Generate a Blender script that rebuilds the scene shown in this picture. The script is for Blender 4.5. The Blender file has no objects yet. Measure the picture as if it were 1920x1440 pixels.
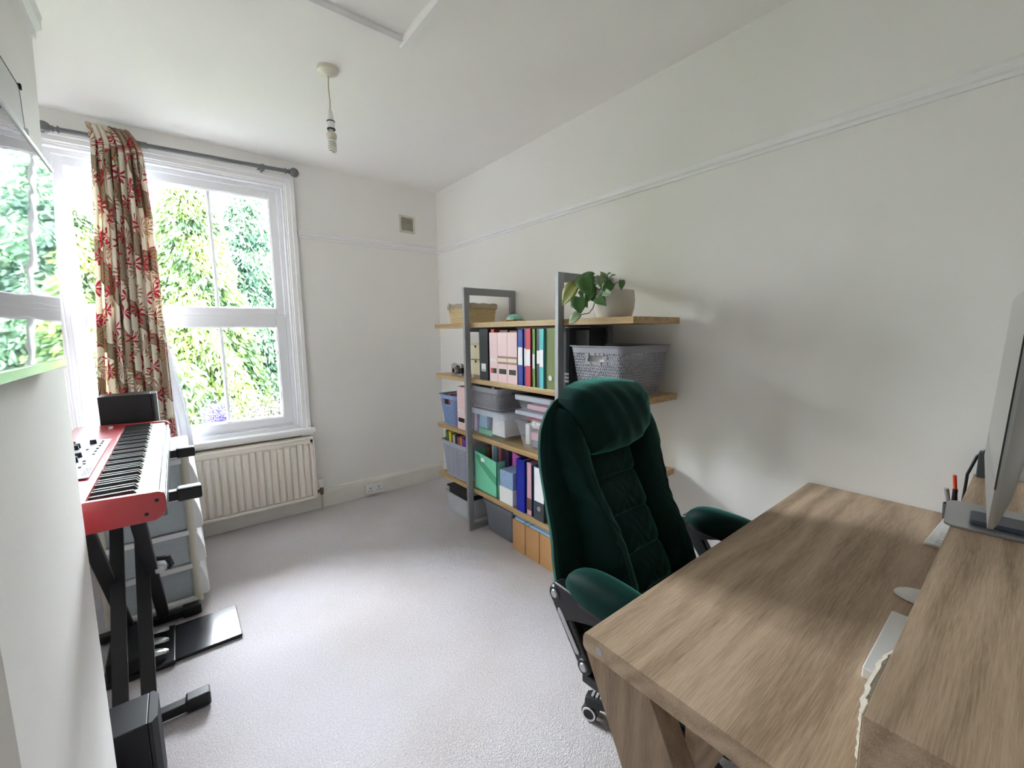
import bpy, bmesh, math, random
from math import sin, cos, pi, radians as R
from mathutils import Vector, Matrix
random.seed(7)
S = bpy.context.scene
COL = S.collection

# ---------------------------------------------------------------- camera
cam = bpy.data.cameras.new('camera'); co = bpy.data.objects.new('camera', cam); COL.objects.link(co)
yaw, pit, rol = R(38.604), R(-7.080), R(-0.598)
F = Vector((sin(yaw)*cos(pit), cos(yaw)*cos(pit), sin(pit)))
r0 = Vector((cos(yaw), -sin(yaw), 0)); u0 = r0.cross(F)
Rt = cos(rol)*r0 + sin(rol)*u0; Up = -sin(rol)*r0 + cos(rol)*u0
m = Matrix((Rt, Up, -F)).transposed().to_4x4(); m.translation = Vector((-1.8879, -3.4011, 1.3464))
co.matrix_world = m
cam.sensor_width = 36; cam.lens = 787.556/1920*36; cam.clip_start = 0.02; cam.clip_end = 200
S.camera = co
# ---------------------------------------------------------------- sky: bright overcast day
w = bpy.data.worlds.new('overcast_sky'); S.world = w; w.use_nodes = True
nt = w.node_tree; bg = nt.nodes['Background']
tc = nt.nodes.new('ShaderNodeTexCoord'); sp = nt.nodes.new('ShaderNodeSeparateXYZ'); cr = nt.nodes.new('ShaderNodeValToRGB')
nt.links.new(tc.outputs['Generated'], sp.inputs[0]); nt.links.new(sp.outputs[2], cr.inputs[0]); nt.links.new(cr.outputs[0], bg.inputs[0])
cr.color_ramp.elements[0].color = (.905, .935, 1, 1); cr.color_ramp.elements[1].color = (.88, .91, 1, 1)
# overcast luminance: L = Lzenith (1 + 2 sin h) / 3
SKY = 34.0
ml = nt.nodes.new('ShaderNodeMath'); ml.operation = 'MULTIPLY_ADD'; ml.use_clamp = False; ml.inputs[1].default_value = SKY*2/3; ml.inputs[2].default_value = SKY/3
mxz = nt.nodes.new('ShaderNodeMath'); mxz.operation = 'MAXIMUM'; mxz.inputs[1].default_value = 0
nt.links.new(sp.outputs[2], mxz.inputs[0]); nt.links.new(mxz.outputs[0], ml.inputs[0]); nt.links.new(ml.outputs[0], bg.inputs[1])
# sky portal in the window opening (guides the sky's own light through the window, gives none itself)
pl = bpy.data.lights.new('window_portal', 'AREA'); pl.shape = 'RECTANGLE'; pl.size = 1.12; pl.size_y = 1.75
pl.cycles.is_portal = True
po = bpy.data.objects.new('window_portal', pl); COL.objects.link(po); po.location = (-1.76, .14, 1.53); po.rotation_euler = (R(-90), 0, 0)
vs = S.view_settings; vs.view_transform = 'Standard'; vs.look = 'None'; vs.gamma = 1; vs.use_curve_mapping = False
vs.exposure = 2.28
S.cycles.max_bounces = 12; S.cycles.diffuse_bounces = 8; S.cycles.transparent_max_bounces = 24
S.cycles.sample_clamp_indirect = 12

# ---------------------------------------------------------------- materials
def lin(c):
    return tuple(((v/255)/12.92 if v/255 <= .04045 else ((v/255+.055)/1.055)**2.4) for v in c)
def mat(name, c, rough=.5, metal=0, var=.06, scale=12, bump=0, bscale=60, spec=.5, stretch=(1,1,1), sheen=0, coat=0):
    """procedural base: colour c (sRGB 0-255) broken up a little by noise, optional bump"""
    M = bpy.data.materials.new(name); M.use_nodes = True; n = M.node_tree; b = n.nodes['Principled BSDF']
    c = lin(c)
    t = n.nodes.new('ShaderNodeTexCoord'); mp = n.nodes.new('ShaderNodeMapping'); mp.inputs['Scale'].default_value = stretch
    n.links.new(t.outputs['Object'], mp.inputs[0])
    no = n.nodes.new('ShaderNodeTexNoise'); no.inputs['Scale'].default_value = scale; no.inputs['Detail'].default_value = 3
    n.links.new(mp.outputs[0], no.inputs[0])
    mx = n.nodes.new('ShaderNodeMix'); mx.data_type = 'RGBA'
    mx.inputs[6].default_value = (*[v*(1-var) for v in c], 1); mx.inputs[7].default_value = (*[min(1, v*(1+var)) for v in c], 1)
    n.links.new(no.outputs[0], mx.inputs[0]); n.links.new(mx.outputs[2], b.inputs['Base Color'])
    b.inputs['Roughness'].default_value = rough; b.inputs['Metallic'].default_value = metal
    b.inputs['Specular IOR Level'].default_value = spec
    b.inputs['Sheen Weight'].default_value = sheen; b.inputs['Coat Weight'].default_value = coat
    if bump:
        n2 = n.nodes.new('ShaderNodeTexNoise'); n2.inputs['Scale'].default_value = bscale; n2.inputs['Detail'].default_value = 4
        n.links.new(mp.outputs[0], n2.inputs[0])
        bp = n.nodes.new('ShaderNodeBump'); bp.inputs['Strength'].default_value = bump; bp.inputs['Distance'].default_value = .01
        n.links.new(n2.outputs[0], bp.inputs['Height']); n.links.new(bp.outputs[0], b.inputs['Normal'])
    return M
def oak(name, c1, c2, grain=(1.2, 22, 22), rough=.55, spec=.35):
    M = bpy.data.materials.new(name); M.use_nodes = True; n = M.node_tree; b = n.nodes['Principled BSDF']
    t = n.nodes.new('ShaderNodeTexCoord'); mp = n.nodes.new('ShaderNodeMapping'); mp.inputs['Scale'].default_value = grain
    n.links.new(t.outputs['Object'], mp.inputs[0])
    no = n.nodes.new('ShaderNodeTexNoise'); no.inputs['Scale'].default_value = 1.0; no.inputs['Detail'].default_value = 5; no.inputs['Distortion'].default_value = 1.1
    n.links.new(mp.outputs[0], no.inputs[0])
    mp2 = n.nodes.new('ShaderNodeMapping'); mp2.inputs['Scale'].default_value = tuple(g*s for g, s in zip(grain, (6, 9, 9)))
    n.links.new(t.outputs['Object'], mp2.inputs[0])
    n2 = n.nodes.new('ShaderNodeTexNoise'); n2.inputs['Scale'].default_value = 2.4; n2.inputs['Detail'].default_value = 6; n2.inputs['Roughness'].default_value = .65
    n.links.new(mp2.outputs[0], n2.inputs[0])
    wv = n.nodes.new('ShaderNodeTexWave'); wv.wave_type = 'RINGS'; wv.rings_direction = 'X'
    mp3 = n.nodes.new('ShaderNodeMapping'); mp3.inputs['Scale'].default_value = tuple(g*s for g, s in zip(grain, (1.1, .22, .22))); mp3.inputs['Location'].default_value = (0, 1.3, .4)
    n.links.new(t.outputs['Object'], mp3.inputs[0]); n.links.new(mp3.outputs[0], wv.inputs[0])
    wv.inputs['Scale'].default_value = 1.6; wv.inputs['Distortion'].default_value = 7; wv.inputs['Detail'].default_value = 2; wv.inputs['Detail Scale'].default_value = .8
    a = n.nodes.new('ShaderNodeMath'); a.operation = 'MULTIPLY_ADD'; a.inputs[1].default_value = .55; n.links.new(n2.outputs[0], a.inputs[0])
    a1 = n.nodes.new('ShaderNodeMath'); a1.operation = 'MULTIPLY'; a1.inputs[1].default_value = .38; n.links.new(no.outputs[0], a1.inputs[0]); n.links.new(a1.outputs[0], a.inputs[2])
    a2 = n.nodes.new('ShaderNodeMath'); a2.operation = 'MULTIPLY_ADD'; a2.inputs[1].default_value = .12; n.links.new(wv.outputs[1], a2.inputs[0]); n.links.new(a.outputs[0], a2.inputs[2])
    rp = n.nodes.new('ShaderNodeValToRGB'); n.links.new(a2.outputs[0], rp.inputs[0])
    rp.color_ramp.elements[0].position = .36; rp.color_ramp.elements[0].color = (*lin(c2), 1)
    rp.color_ramp.elements[1].position = .66; rp.color_ramp.elements[1].color = (*lin(c1), 1)
    n.links.new(rp.outputs[0], b.inputs['Base Color']); b.inputs['Roughness'].default_value = rough; b.inputs['Specular IOR Level'].default_value = spec
    bp = n.nodes.new('ShaderNodeBump'); bp.inputs['Strength'].default_value = .12; bp.inputs['Distance'].default_value = .004
    n.links.new(n2.outputs[0], bp.inputs['Height']); n.links.new(bp.outputs[0], b.inputs['Normal'])
    return M
def clear(name, c, amount=.5, rough=.25):
    """clear or frosted plastic: part transparent, part glossy/diffuse"""
    M = bpy.data.materials.new(name); M.use_nodes = True; n = M.node_tree; b = n.nodes['Principled BSDF']; o = n.nodes['Material Output']
    b.inputs['Base Color'].default_value = (*lin(c), 1); b.inputs['Roughness'].default_value = rough
    tr = n.nodes.new('ShaderNodeBsdfTransparent'); mx = n.nodes.new('ShaderNodeMixShader')
    no = n.nodes.new('ShaderNodeTexNoise'); no.inputs['Scale'].default_value = 9
    ma = n.nodes.new('ShaderNodeMath'); ma.operation = 'MULTIPLY_ADD'; ma.inputs[1].default_value = .12; ma.inputs[2].default_value = 1-amount-.06
    n.links.new(no.outputs[0], ma.inputs[0]); n.links.new(ma.outputs[0], mx.inputs[0])
    n.links.new(tr.outputs[0], mx.inputs[1]); n.links.new(b.outputs[0], mx.inputs[2]); n.links.new(mx.outputs[0], o.inputs[0])
    return M
def glassmat(name):
    M = bpy.data.materials.new(name); M.use_nodes = True; n = M.node_tree; o = n.nodes['Material Output']; n.nodes.remove(n.nodes['Principled BSDF'])
    tr = n.nodes.new('ShaderNodeBsdfTransparent'); tr.inputs[0].default_value = (.96, .98, .97, 1); g = n.nodes.new('ShaderNodeBsdfGlossy'); g.inputs['Roughness'].default_value = .02
    fr = n.nodes.new('ShaderNodeFresnel'); fr.inputs[0].default_value = 1.45; mx = n.nodes.new('ShaderNodeMixShader')
    n.links.new(fr.outputs[0], mx.inputs[0]); n.links.new(tr.outputs[0], mx.inputs[1]); n.links.new(g.outputs[0], mx.inputs[2]); n.links.new(mx.outputs[0], o.inputs[0])
    return M
def foliage(name, c1, c2):
    M = mat(name, c1, .55, var=.0); n = M.node_tree; b = n.nodes['Principled BSDF']; o = n.nodes['Material Output']
    no = n.nodes.new('ShaderNodeTexNoise'); no.inputs['Scale'].default_value = 2.2; no.inputs['Detail'].default_value = 5
    t = n.nodes.new('ShaderNodeTexCoord'); n.links.new(t.outputs['Object'], no.inputs[0])
    rp = n.nodes.new('ShaderNodeValToRGB'); rp.color_ramp.elements[0].position = .38; rp.color_ramp.elements[0].color = (*lin(c2), 1)
    rp.color_ramp.elements[1].position = .62; rp.color_ramp.elements[1].color = (*lin(c1), 1)
    n.links.new(no.outputs[0], rp.inputs[0]); n.links.new(rp.outputs[0], b.inputs['Base Color'])
    tl = n.nodes.new('ShaderNodeBsdfTranslucent'); n.links.new(rp.outputs[0], tl.inputs[0])
    mx = n.nodes.new('ShaderNodeMixShader'); mx.inputs[0].default_value = .35
    n.links.new(b.outputs[0], mx.inputs[1]); n.links.new(tl.outputs[0], mx.inputs[2]); n.links.new(mx.outputs[0], o.inputs[0])
    return M

WALL = mat('white_wall_paint', (243, 241, 238), .75, var=.012, scale=3, bump=.045, bscale=120)
CEIL = mat('white_ceiling_paint', (245, 243, 241), .8, var=.01, scale=3, bump=.05, bscale=60)
GLOSSW = mat('white_gloss_paint', (244, 243, 244), .35, var=.01, scale=5)
UPVC = mat('white_window_plastic', (240, 240, 244), .3, var=.01, scale=5)
BASEB = mat('worn_white_skirting_paint', (238, 234, 228), .5, var=.05, scale=9, bump=.05)
GLASS = glassmat('window_glass')
OAKD = oak('greige_oak_laminate', (208, 183, 158), (152, 128, 105))
OAKL = oak('greige_oak_leg_laminate', (170, 146, 124), (132, 110, 91), grain=(22, 22, 1.2))
OAKS = oak('honey_oak_shelf', (196, 166, 120), (158, 126, 82), grain=(22, 1.2, 22), rough=.32, spec=.5)
STEEL = mat('grey_powder_coated_steel', (150, 152, 156), .5, .2, var=.03)
BLK = mat('black_plastic', (15, 15, 18), .42, var=.1)
BLKM = mat('black_metal', (13, 13, 16), .45, var=.1)
BLKG = mat('black_glossy_plastic', (30, 31, 38), .2, var=.15, bump=.03, bscale=7)
WHT = mat('white_plastic', (238, 238, 238), .4, var=.02)
CREAMP = mat('cream_plastic', (222, 216, 200), .4, var=.02)
SILV = mat('silver_metal', (190, 190, 192), .3, .85, var=.03)
SILVP = mat('silver_plastic', (182, 183, 188), .35, .3, var=.03)
VELV = mat('green_velvet', (8, 40, 36), .6, var=.16, scale=7, bump=.12, bscale=260, sheen=.75, spec=.1)
VELV.node_tree.nodes['Principled BSDF'].inputs['Sheen Roughness'].default_value = .35
VELV.node_tree.nodes['Principled BSDF'].inputs['Sheen Tint'].default_value = (.16, .60, .50, 1)
RED = mat('red_lacquer', (172, 18, 34), .36, var=.04, spec=.8, coat=.6)
RED.node_tree.nodes['Principled BSDF'].inputs['Coat Roughness'].default_value = .28
KEYW = mat('white_key', (236, 234, 226), .25, var=.01)
KEYB = mat('black_key', (18, 18, 20), .35, var=.1)
RADM = mat('radiator_cream_enamel', (246, 238, 228), .35, var=.03, scale=6)
CLEAR = clear('clear_plastic', (222, 228, 238), .82, .12)
FROST = clear('frosted_plastic', (214, 222, 228), .38, .35)
LIDP = clear('milky_plastic_lid', (216, 224, 238), .42, .2)
BASKG = mat('grey_moulded_plastic', (150, 150, 158), .45, var=.06, scale=20)
BASKB = mat('blue_grey_moulded_plastic', (140, 164, 212), .45, var=.05, scale=20)
WICK = mat('natural_wicker', (226, 206, 160), .7, var=.2, scale=40)
LINEN = mat('grey_linen_lining', (180, 168, 146), .9, var=.05, bump=.2, bscale=300)
PINKF = mat('pink_card', (236, 206, 208), .55, var=.05, scale=5)
CARD = mat('brown_cardboard', (196, 148, 98), .8, var=.06, scale=30)
PAPER = mat('white_paper', (236, 236, 240), .7, var=.02)

def paint(n, c, r=.45, **k): return mat(n, c, r, **k)
C = {k: paint(k, v, rr) for k, v, rr in [
    ('royal_blue_plastic', (22, 40, 168), .3), ('purple_plastic', (84, 28, 140), .3), ('crimson_plastic', (206, 40, 84), .3), ('leaf_green_plastic', (110, 160, 70), .3),
    ('dusky_purple_plastic', (78, 66, 98), .35), ('teal_plastic', (84, 190, 196), .3), ('olive_card', (110, 124, 72), .6), ('charcoal_card', (62, 64, 68), .6),
    ('black_card', (30, 31, 34), .6), ('red_card', (206, 60, 48), .5), ('mint_card', (124, 214, 176), .5), ('navy_card', (26, 36, 92), .5), ('yellow_card', (224, 206, 58), .5),
    ('orange_card', (232, 160, 48), .5), ('dark_green_card', (72, 104, 46), .5), ('brown_card', (110, 78, 70), .5), ('violet_card', (112, 50, 170), .5), ('sky_card', (110, 160, 206), .5),
    ('magenta_card', (226, 110, 204), .5), ('pale_blue_card', (150, 190, 226), .5), ('pale_pink_card', (220, 170, 186), .5), ('lilac_card', (198, 184, 226), .5), ('cream_wood', (250, 238, 206), .55),
    ('steel_blue_card', (62, 96, 160), .5), ('dusty_rose', (168, 110, 108), .5), ('beige_paper', (224, 216, 196), .7), ('aqua', (120, 190, 176), .3), ('gold', (196, 160, 60), .35),
    ('soil', (50, 38, 30), .9), ('stone_pot', (206, 198, 186), .6), ('orange_plastic', (224, 64, 34), .4), ('bluish_lid', (150, 152, 166), .4), ('bark', (44, 35, 27), .9)]}

# ---------------------------------------------------------------- geometry helpers
class G:
    """collects world-space geometry for ONE mesh object"""
    def __init__(s): s.v = []; s.f = []
    def box(s, x0, x1, y0, y1, z0, z1):
        b = len(s.v)
        s.v += [(x, y, z) for z in (z0, z1) for y in (y0, y1) for x in (x0, x1)]
        s.f += [tuple(b+i for i in q) for q in ((0,2,3,1), (4,5,7,6), (0,1,5,4), (2,6,7,3), (0,4,6,2), (1,3,7,5))]
        return s
    def hexa(s, p):                       # 8 points: bottom 4 (ccw), top 4 (ccw)
        b = len(s.v); s.v += [tuple(q) for q in p]
        s.f += [tuple(b+i for i in q) for q in ((0,3,2,1), (4,5,6,7), (0,1,5,4), (1,2,6,5), (2,3,7,6), (3,0,4,7))]
        return s
    def bar(s, a, b, w, h, up=(0,0,1)):   # rectangular bar between two points
        a = Vector(a); b = Vector(b); d = (b-a).normalized(); side = d.cross(Vector(up)).normalized(); u = side.cross(d)
        P = []
        for q in (a, b):
            P.append([q - side*w/2 - u*h/2, q + side*w/2 - u*h/2, q + side*w/2 + u*h/2, q - side*w/2 + u*h/2])
        return s.hexa(P[0]+P[1])
    def prism(s, pts, axis, a, b):        # polygon in the plane perpendicular to axis ('x','y','z'), extruded a..b
        n = len(pts); base = len(s.v)
        for t in (a, b):
            for p, q in pts:
                s.v.append({'x': (t, p, q), 'y': (p, t, q), 'z': (p, q, t)}[axis])
        s.f.append(tuple(base+i for i in range(n))); s.f.append(tuple(base+n+i for i in reversed(range(n))))
        for i in range(n): s.f.append((base+i, base+n+i, base+n+(i+1) % n, base+(i+1) % n))
        return s
    def rings(s, rings, cap=True, close=True):
        base = len(s.v); n = len(rings[0])
        for r in rings: s.v += [tuple(p) for p in r]
        for i in range(len(rings)-1):
            for j in range(n if close else n-1):
                k = (j+1) % n
                s.f.append((base+i*n+j, base+i*n+k, base+(i+1)*n+k, base+(i+1)*n+j))
        if cap:
            s.f.append(tuple(base+j for j in reversed(range(n)))); s.f.append(tuple(base+(len(rings)-1)*n+j for j in range(n)))
        return s
    def tube(s, path, r, n=8):
        path = [Vector(p) for p in path]; rr = r if hasattr(r, '__len__') else [r]*len(path)
        out = []; up = None
        for i, p in enumerate(path):
            d = (path[min(i+1, len(path)-1)] - path[max(i-1, 0)]).normalized()
            if up is None: up = Vector((0, 0, 1)) if abs(d.z) < .9 else Vector((0, 1, 0))
            a = d.cross(up).normalized(); up = a.cross(d).normalized()
            out.append([p + (a*cos(2*pi*k/n) + up*sin(2*pi*k/n))*rr[i] for k in range(n)])
        return s.rings(out)
    def lathe(s, prof, c, axis='z', n=24): # prof: (r, h) pairs about c
        out = []
        for r, h in prof:
            ring = []
            for k in range(n):
                a = 2*pi*k/n; p = (r*cos(a), r*sin(a))
                ring.append({'z': (c[0]+p[0], c[1]+p[1], c[2]+h), 'x': (c[0]+h, c[1]+p[0], c[2]+p[1]), 'y': (c[0]+p[0], c[1]+h, c[2]+p[1])}[axis])
            out.append(ring)
        return s.rings(out)
    def cushion(s, outline, fn, T, n=4., m=2., rings=10, extra=None, back=0.):
        """puffy shape: outline [(a,b)], fn(a,b,h)->xyz, thickness T"""
        ca = sum(p[0] for p in outline)/len(outline); cb = sum(p[1] for p in outline)/len(outline)
        rs = []
        for i in range(rings+1):
            t = sin(pi/2*i/rings); t = max(t, .02)
            h = T*(max(0, 1-t**n))**(1/m); ring = []
            for a, b in outline:
                x = ca+(a-ca)*t; y = cb+(b-cb)*t
                ring.append(fn(x, y, h + (extra(x, y, t) if extra else 0)))
            rs.append(ring)
        rs.append([fn(a, b, -back) for a, b in outline])
        rs.append([fn(ca+(a-ca)*.9, cb+(b-cb)*.9, -back*1.2) for a, b in outline])
        return s.rings(rs)
def rrect(w, h, r, n=6, cx=0, cy=0, p=None):
    out = []
    for sx, sy, a0 in ((1, 1, 0), (-1, 1, 90), (-1, -1, 180), (1, -1, 270)):
        for i in range(n+1):
            a = R(a0 + 90*i/n); out.append((cx + sx*(w/2-r) + r*cos(a), cy + sy*(h/2-r) + r*sin(a)))
    return out
def dense(poly, step):
    out = []
    for i, p in enumerate(poly):
        q = poly[(i+1) % len(poly)]; L = math.dist(p, q); k = max(1, int(L/step))
        for j in range(k): out.append((p[0]+(q[0]-p[0])*j/k, p[1]+(q[1]-p[1])*j/k))
    return out
def link(name, me, m, parent=None, bevel=0, label=None, cat=None, group=None, kind=None, seg=2):
    o = bpy.data.objects.new(name, me); COL.objects.link(o)
    if m and not me.materials: me.materials.append(m)
    if parent: o.parent = parent
    if bevel:
        b = o.modifiers.new('bevel', 'BEVEL'); b.width = bevel; b.segments = seg; b.limit_method = 'ANGLE'; b.angle_limit = R(40)
    if label: o['label'] = label
    if cat: o['category'] = cat
    if group: o['group'] = group
    if kind: o['kind'] = kind
    return o
def wloc(o):
    M = o.matrix_basis.copy()
    while o.parent: o = o.parent; M = o.matrix_basis @ M
    return M
def part(name, g, m, parent=None, bevel=0, smooth=True, **k):
    """g in world coordinates -> one mesh object (child of parent if given)"""
    me = bpy.data.meshes.new(name)
    vs_ = g.v
    if parent is not None:
        inv = wloc(parent).inverted(); vs_ = [tuple(inv @ Vector(p)) for p in g.v]
    me.from_pydata(vs_, [], g.f); me.update()
    bm = bmesh.new(); bm.from_mesh(me); bmesh.ops.recalc_face_normals(bm, faces=bm.faces); bm.to_mesh(me); bm.free()
    if smooth:
        me.polygons.foreach_set('use_smooth', [True]*len(me.polygons)); me.set_sharp_from_angle(angle=R(38))
    return link(name, me, m, parent, bevel, **k)
def solo(name, g, m, label, cat, **k): return part(name, g, m, None, label=label, cat=cat, **k)
def thing(name, label, cat, loc=(0, 0, 0), rz=0, group=None):
    o = bpy.data.objects.new(name, None); COL.objects.link(o); o.location = loc; o.rotation_euler = (0, 0, rz); o.empty_display_size = .05
    o['label'] = label; o['category'] = cat
    if group: o['group'] = group
    return o
def struct(name, g, m, parent=None, **k):
    return part(name, g, m, parent, kind=None if parent else 'structure', **k)
def copy_tree(o, parent=None):
    c = o.copy(); COL.objects.link(c)
    if parent: c.parent = parent
    for ch in list(o.children): copy_tree(ch, c)
    return c

# ================================================================ ROOM
H = 2.55; XL = -2.44; XC = -2.10; YB = -4.35
# carpet
def carpet():
    M = bpy.data.materials.new('pale_loop_carpet'); M.use_nodes = True; n = M.node_tree; b = n.nodes['Principled BSDF']
    t = n.nodes.new('ShaderNodeTexCoord')
    def noise(s, d=3):
        x = n.nodes.new('ShaderNodeTexNoise'); x.inputs['Scale'].default_value = s; x.inputs['Detail'].default_value = d; n.links.new(t.outputs['Object'], x.inputs[0]); return x
    fine = noise(170, 2); mid = noise(26, 4); big = noise(1.6, 3)
    v = n.nodes.new('ShaderNodeTexVoronoi'); v.inputs['Scale'].default_value = 240; n.links.new(t.outputs['Object'], v.inputs[0])
    r1 = n.nodes.new('ShaderNodeValToRGB'); r1.color_ramp.elements[0].position = .3; r1.color_ramp.elements[1].position = .7
    r1.color_ramp.elements[0].color = (*lin((166, 160, 163)), 1); r1.color_ramp.elements[1].color = (*lin((217, 212, 216)), 1)
    n.links.new(fine.outputs[0], r1.inputs[0])
    r2 = n.nodes.new('ShaderNodeValToRGB'); r2.color_ramp.elements[0].position = .35; r2.color_ramp.elements[1].position = .65
    r2.color_ramp.elements[0].color = (*lin((198, 188, 182)), 1); r2.color_ramp.elements[1].color = (*lin((212, 208, 215)), 1)
    n.links.new(big.outputs[0], r2.inputs[0])
    mx = n.nodes.new('ShaderNodeMix'); mx.data_type = 'RGBA'; mx.inputs[0].default_value = .5
    n.links.new(r1.outputs[0], mx.inputs[6]); n.links.new(r2.outputs[0], mx.inputs[7]); n.links.new(mx.outputs[2], b.inputs['Base Color'])
    b.inputs['Roughness'].default_value = .95; b.inputs['Specular IOR Level'].default_value = .1; b.inputs['Sheen Weight'].default_value = .15
    ad = n.nodes.new('ShaderNodeMath'); ad.operation = 'ADD'; n.links.new(v.outputs[0], ad.inputs[0]); n.links.new(mid.outputs[0], ad.inputs[1])
    bp = n.nodes.new('ShaderNodeBump'); bp.inputs['Strength'].default_value = .42; bp.inputs['Distance'].default_value = .005
    n.links.new(ad.outputs[0], bp.inputs['Height']); n.links.new(bp.outputs[0], b.inputs['Normal'])
    return M
g = G(); g.box(XL-.3, .3, YB-.2, .15, -.15, 0); struct('floor', g, carpet(), smooth=False)
# ceiling with the raised frame of a loft hatch
g = G(); g.box(XL-.3, .3, YB-.2, .15, H, H+.15); struct('ceiling', g, CEIL, smooth=False)
def batten(name, a, b, w=.05, h=.022):
    g = G(); (x0, y0), (x1, y1) = a, b
    if x0 == x1: pr = [(x0-w/2, H), (x0+w/2, H), (x0+w/2, H-.008), (x0+w*.3, H-h), (x0-w*.3, H-h), (x0-w/2, H-.008)]; g.prism(pr, 'y', min(y0, y1), max(y0, y1))
    else: pr = [(y0-w/2, H), (y0+w/2, H), (y0+w/2, H-.008), (y0+w*.3, H-h), (y0-w*.3, H-h), (y0-w/2, H-.008)]; g.prism(pr, 'x', min(x0, x1), max(x0, x1))
    return g
for nm, a, b in (('trim_1', (-1.775, -1.645), (-1.055, -1.645)), ('trim_2', (-1.03, -1.62), (-1.03, -2.42)), ('trim_3', (-1.775, -2.395), (-1.055, -2.395)), ('trim_4', (-1.80, -1.62), (-1.80, -2.42))):
    struct(nm, batten(nm, a, b), GLOSSW, smooth=False)
# right wall, front wall (behind the camera)
g = G(); g.box(0, .2, YB, 0, 0, H); struct('wall_right', g, WALL, smooth=False)
g = G(); g.box(XL-.2, .2, YB-.15, YB, 0, H); struct('wall_front', g, WALL, smooth=False)
# window wall with its opening
wx0, wx1, wz0, wz1 = -2.368, -1.205, .655, 2.372
g = G()
g.box(XL-.2, wx0, 0, .15, 0, H); g.box(wx1, .2, 0, .15, 0, H); g.box(wx0, wx1, 0, .15, 0, wz0); g.box(wx0, wx1, 0, .15, wz1, H)
struct('wall_back', g, WALL, smooth=False)
# alcove wall on the left
g = G(); g.box(XL-.2, XL, -2.1, 0, 0, H); struct('wall_left', g, WALL, smooth=False)
# chimney breast: slightly out of plumb far corner, fireplace opening low in its face
def corner_y(z):
    pts = [(0, -1.985), (.35, -1.975), (.9, -1.955), (1.3, -1.93), (1.65, -1.86), (2.0, -1.77), (2.55, -1.66)]
    for (a, ya), (b, yb) in zip(pts, pts[1:]):
        if z <= b: return ya+(yb-ya)*(z-a)/(b-a)
    return pts[-1][1]
g = G()
zs = [0, .2, .45, .7, .95, 1.15, 1.3, 1.5, 1.65, 1.85, 2.0, 2.3, 2.55]
def col(z): y = corner_y(z); return [(XL-.1, y, z), (XC-.012, y, z), (XC-.003, y-.004, z), (XC, y-.014, z), (XC, -2.45, z)]
g.rings([col(z) for z in zs], cap=False, close=False)
b = len(g.v)
g.box(XC-.34, XC, -2.585, -2.45, 0, H)               # pier beside the fireplace
g.box(XC-.34, XC, -3.25, -2.585, 1.02, H)            # above the opening
g.box(XC-.34, XC, YB, -3.25, 0, H)
g.box(XC-.36, XC-.32, -3.25, -2.585, 0, 1.02)        # back of the recess
struct('wall_chimney', g, WALL)
# picture rails
def railprof(d=.022, h=.05): return [(0, 0), (d*.5, 0), (d*.55, h*.25), (d*.9, h*.35), (d*.9, h*.6), (d, h*.75), (d*.8, h), (0, h)]
ZR = 2.035
g = G(); g.prism([(-p, ZR+q) for p, q in railprof()], 'y', YB, 0); struct('trim_5', g, GLOSSW, smooth=False)
g = G(); g.prism([(-p, ZR+q) for p, q in railprof()], 'x', -1.13, 0); struct('trim_6', g, GLOSSW, smooth=False)
g = G(); g.prism([(XC+p, ZR+.02+q) for p, q in railprof(.03, .07)], 'y', -3.6, -1.83); struct('trim_7', g, GLOSSW, smooth=False)
# skirting boards
def skprof(h=.145, d=.02): return [(0, 0), (d, 0), (d, h*.82), (d*.85, h*.88), (d*.5, h), (0, h)]
g = G(); g.prism([(-p, q) for p, q in skprof()], 'x', XL, 0); struct('baseboard_back', g, BASEB, smooth=False)
g = G(); g.prism([(-p, q) for p, q in skprof()], 'y', YB, 0); struct('baseboard_right', g, BASEB, smooth=False)
g = G(); g.prism([(XL+p, q) for p, q in skprof()], 'y', -1.98, 0); struct('baseboard_left', g, BASEB, smooth=False)

# ---------------------------------------------------------------- window
win = bpy.data.objects.new('window_1', None); COL.objects.link(win); win.location = (-1.765, 0, .66); win['kind'] = 'structure'
def framebox(g, x0, x1, z0, z1, w, y0, y1, wb=None, wt=None):
    wb = wb or w; wt = wt or w
    g.box(x0, x0+w, y0, y1, z0, z1); g.box(x1-w, x1, y0, y1, z0, z1); g.box(x0+w, x1-w, y0, y1, z0, z0+wb); g.box(x0+w, x1-w, y0, y1, z1-wt, z1); return g
# architrave: stepped moulding round the opening
g = G()
for off, d in ((0, .012), (.012, .022), (.04, .030)):
    o0 = off; wdt = .068-off
    xx0, xx1, zz1 = wx0-.068+0, wx1+.068-0, wz1+.068
    g.box(wx0-.068, wx0-.068+wdt, -d, 0, wz0-.01, zz1-.0); g.box(wx1+.068-wdt, wx1+.068, -d, 0, wz0-.01, zz1); g.box(wx0-.068+wdt, wx1+.068-wdt, -d, 0, zz1-wdt, zz1)
part('architrave', g, GLOSSW, win, .003, smooth=False)
g = G(); g.box(wx0, wx0+.012, -.005, .12, wz0, wz1); g.box(wx1-.012, wx1, -.005, .12, wz0, wz1); g.box(wx0, wx1, -.005, .12, wz1-.012, wz1); g.box(wx0, wx1, -.005, .12, wz0-.005, wz0+.02)
framebox(g, wx0+.012, wx1-.012, wz0+.02, wz1-.012, .028, .03, .12)
part('frame', g, UPVC, win, .003, smooth=False)
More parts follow.
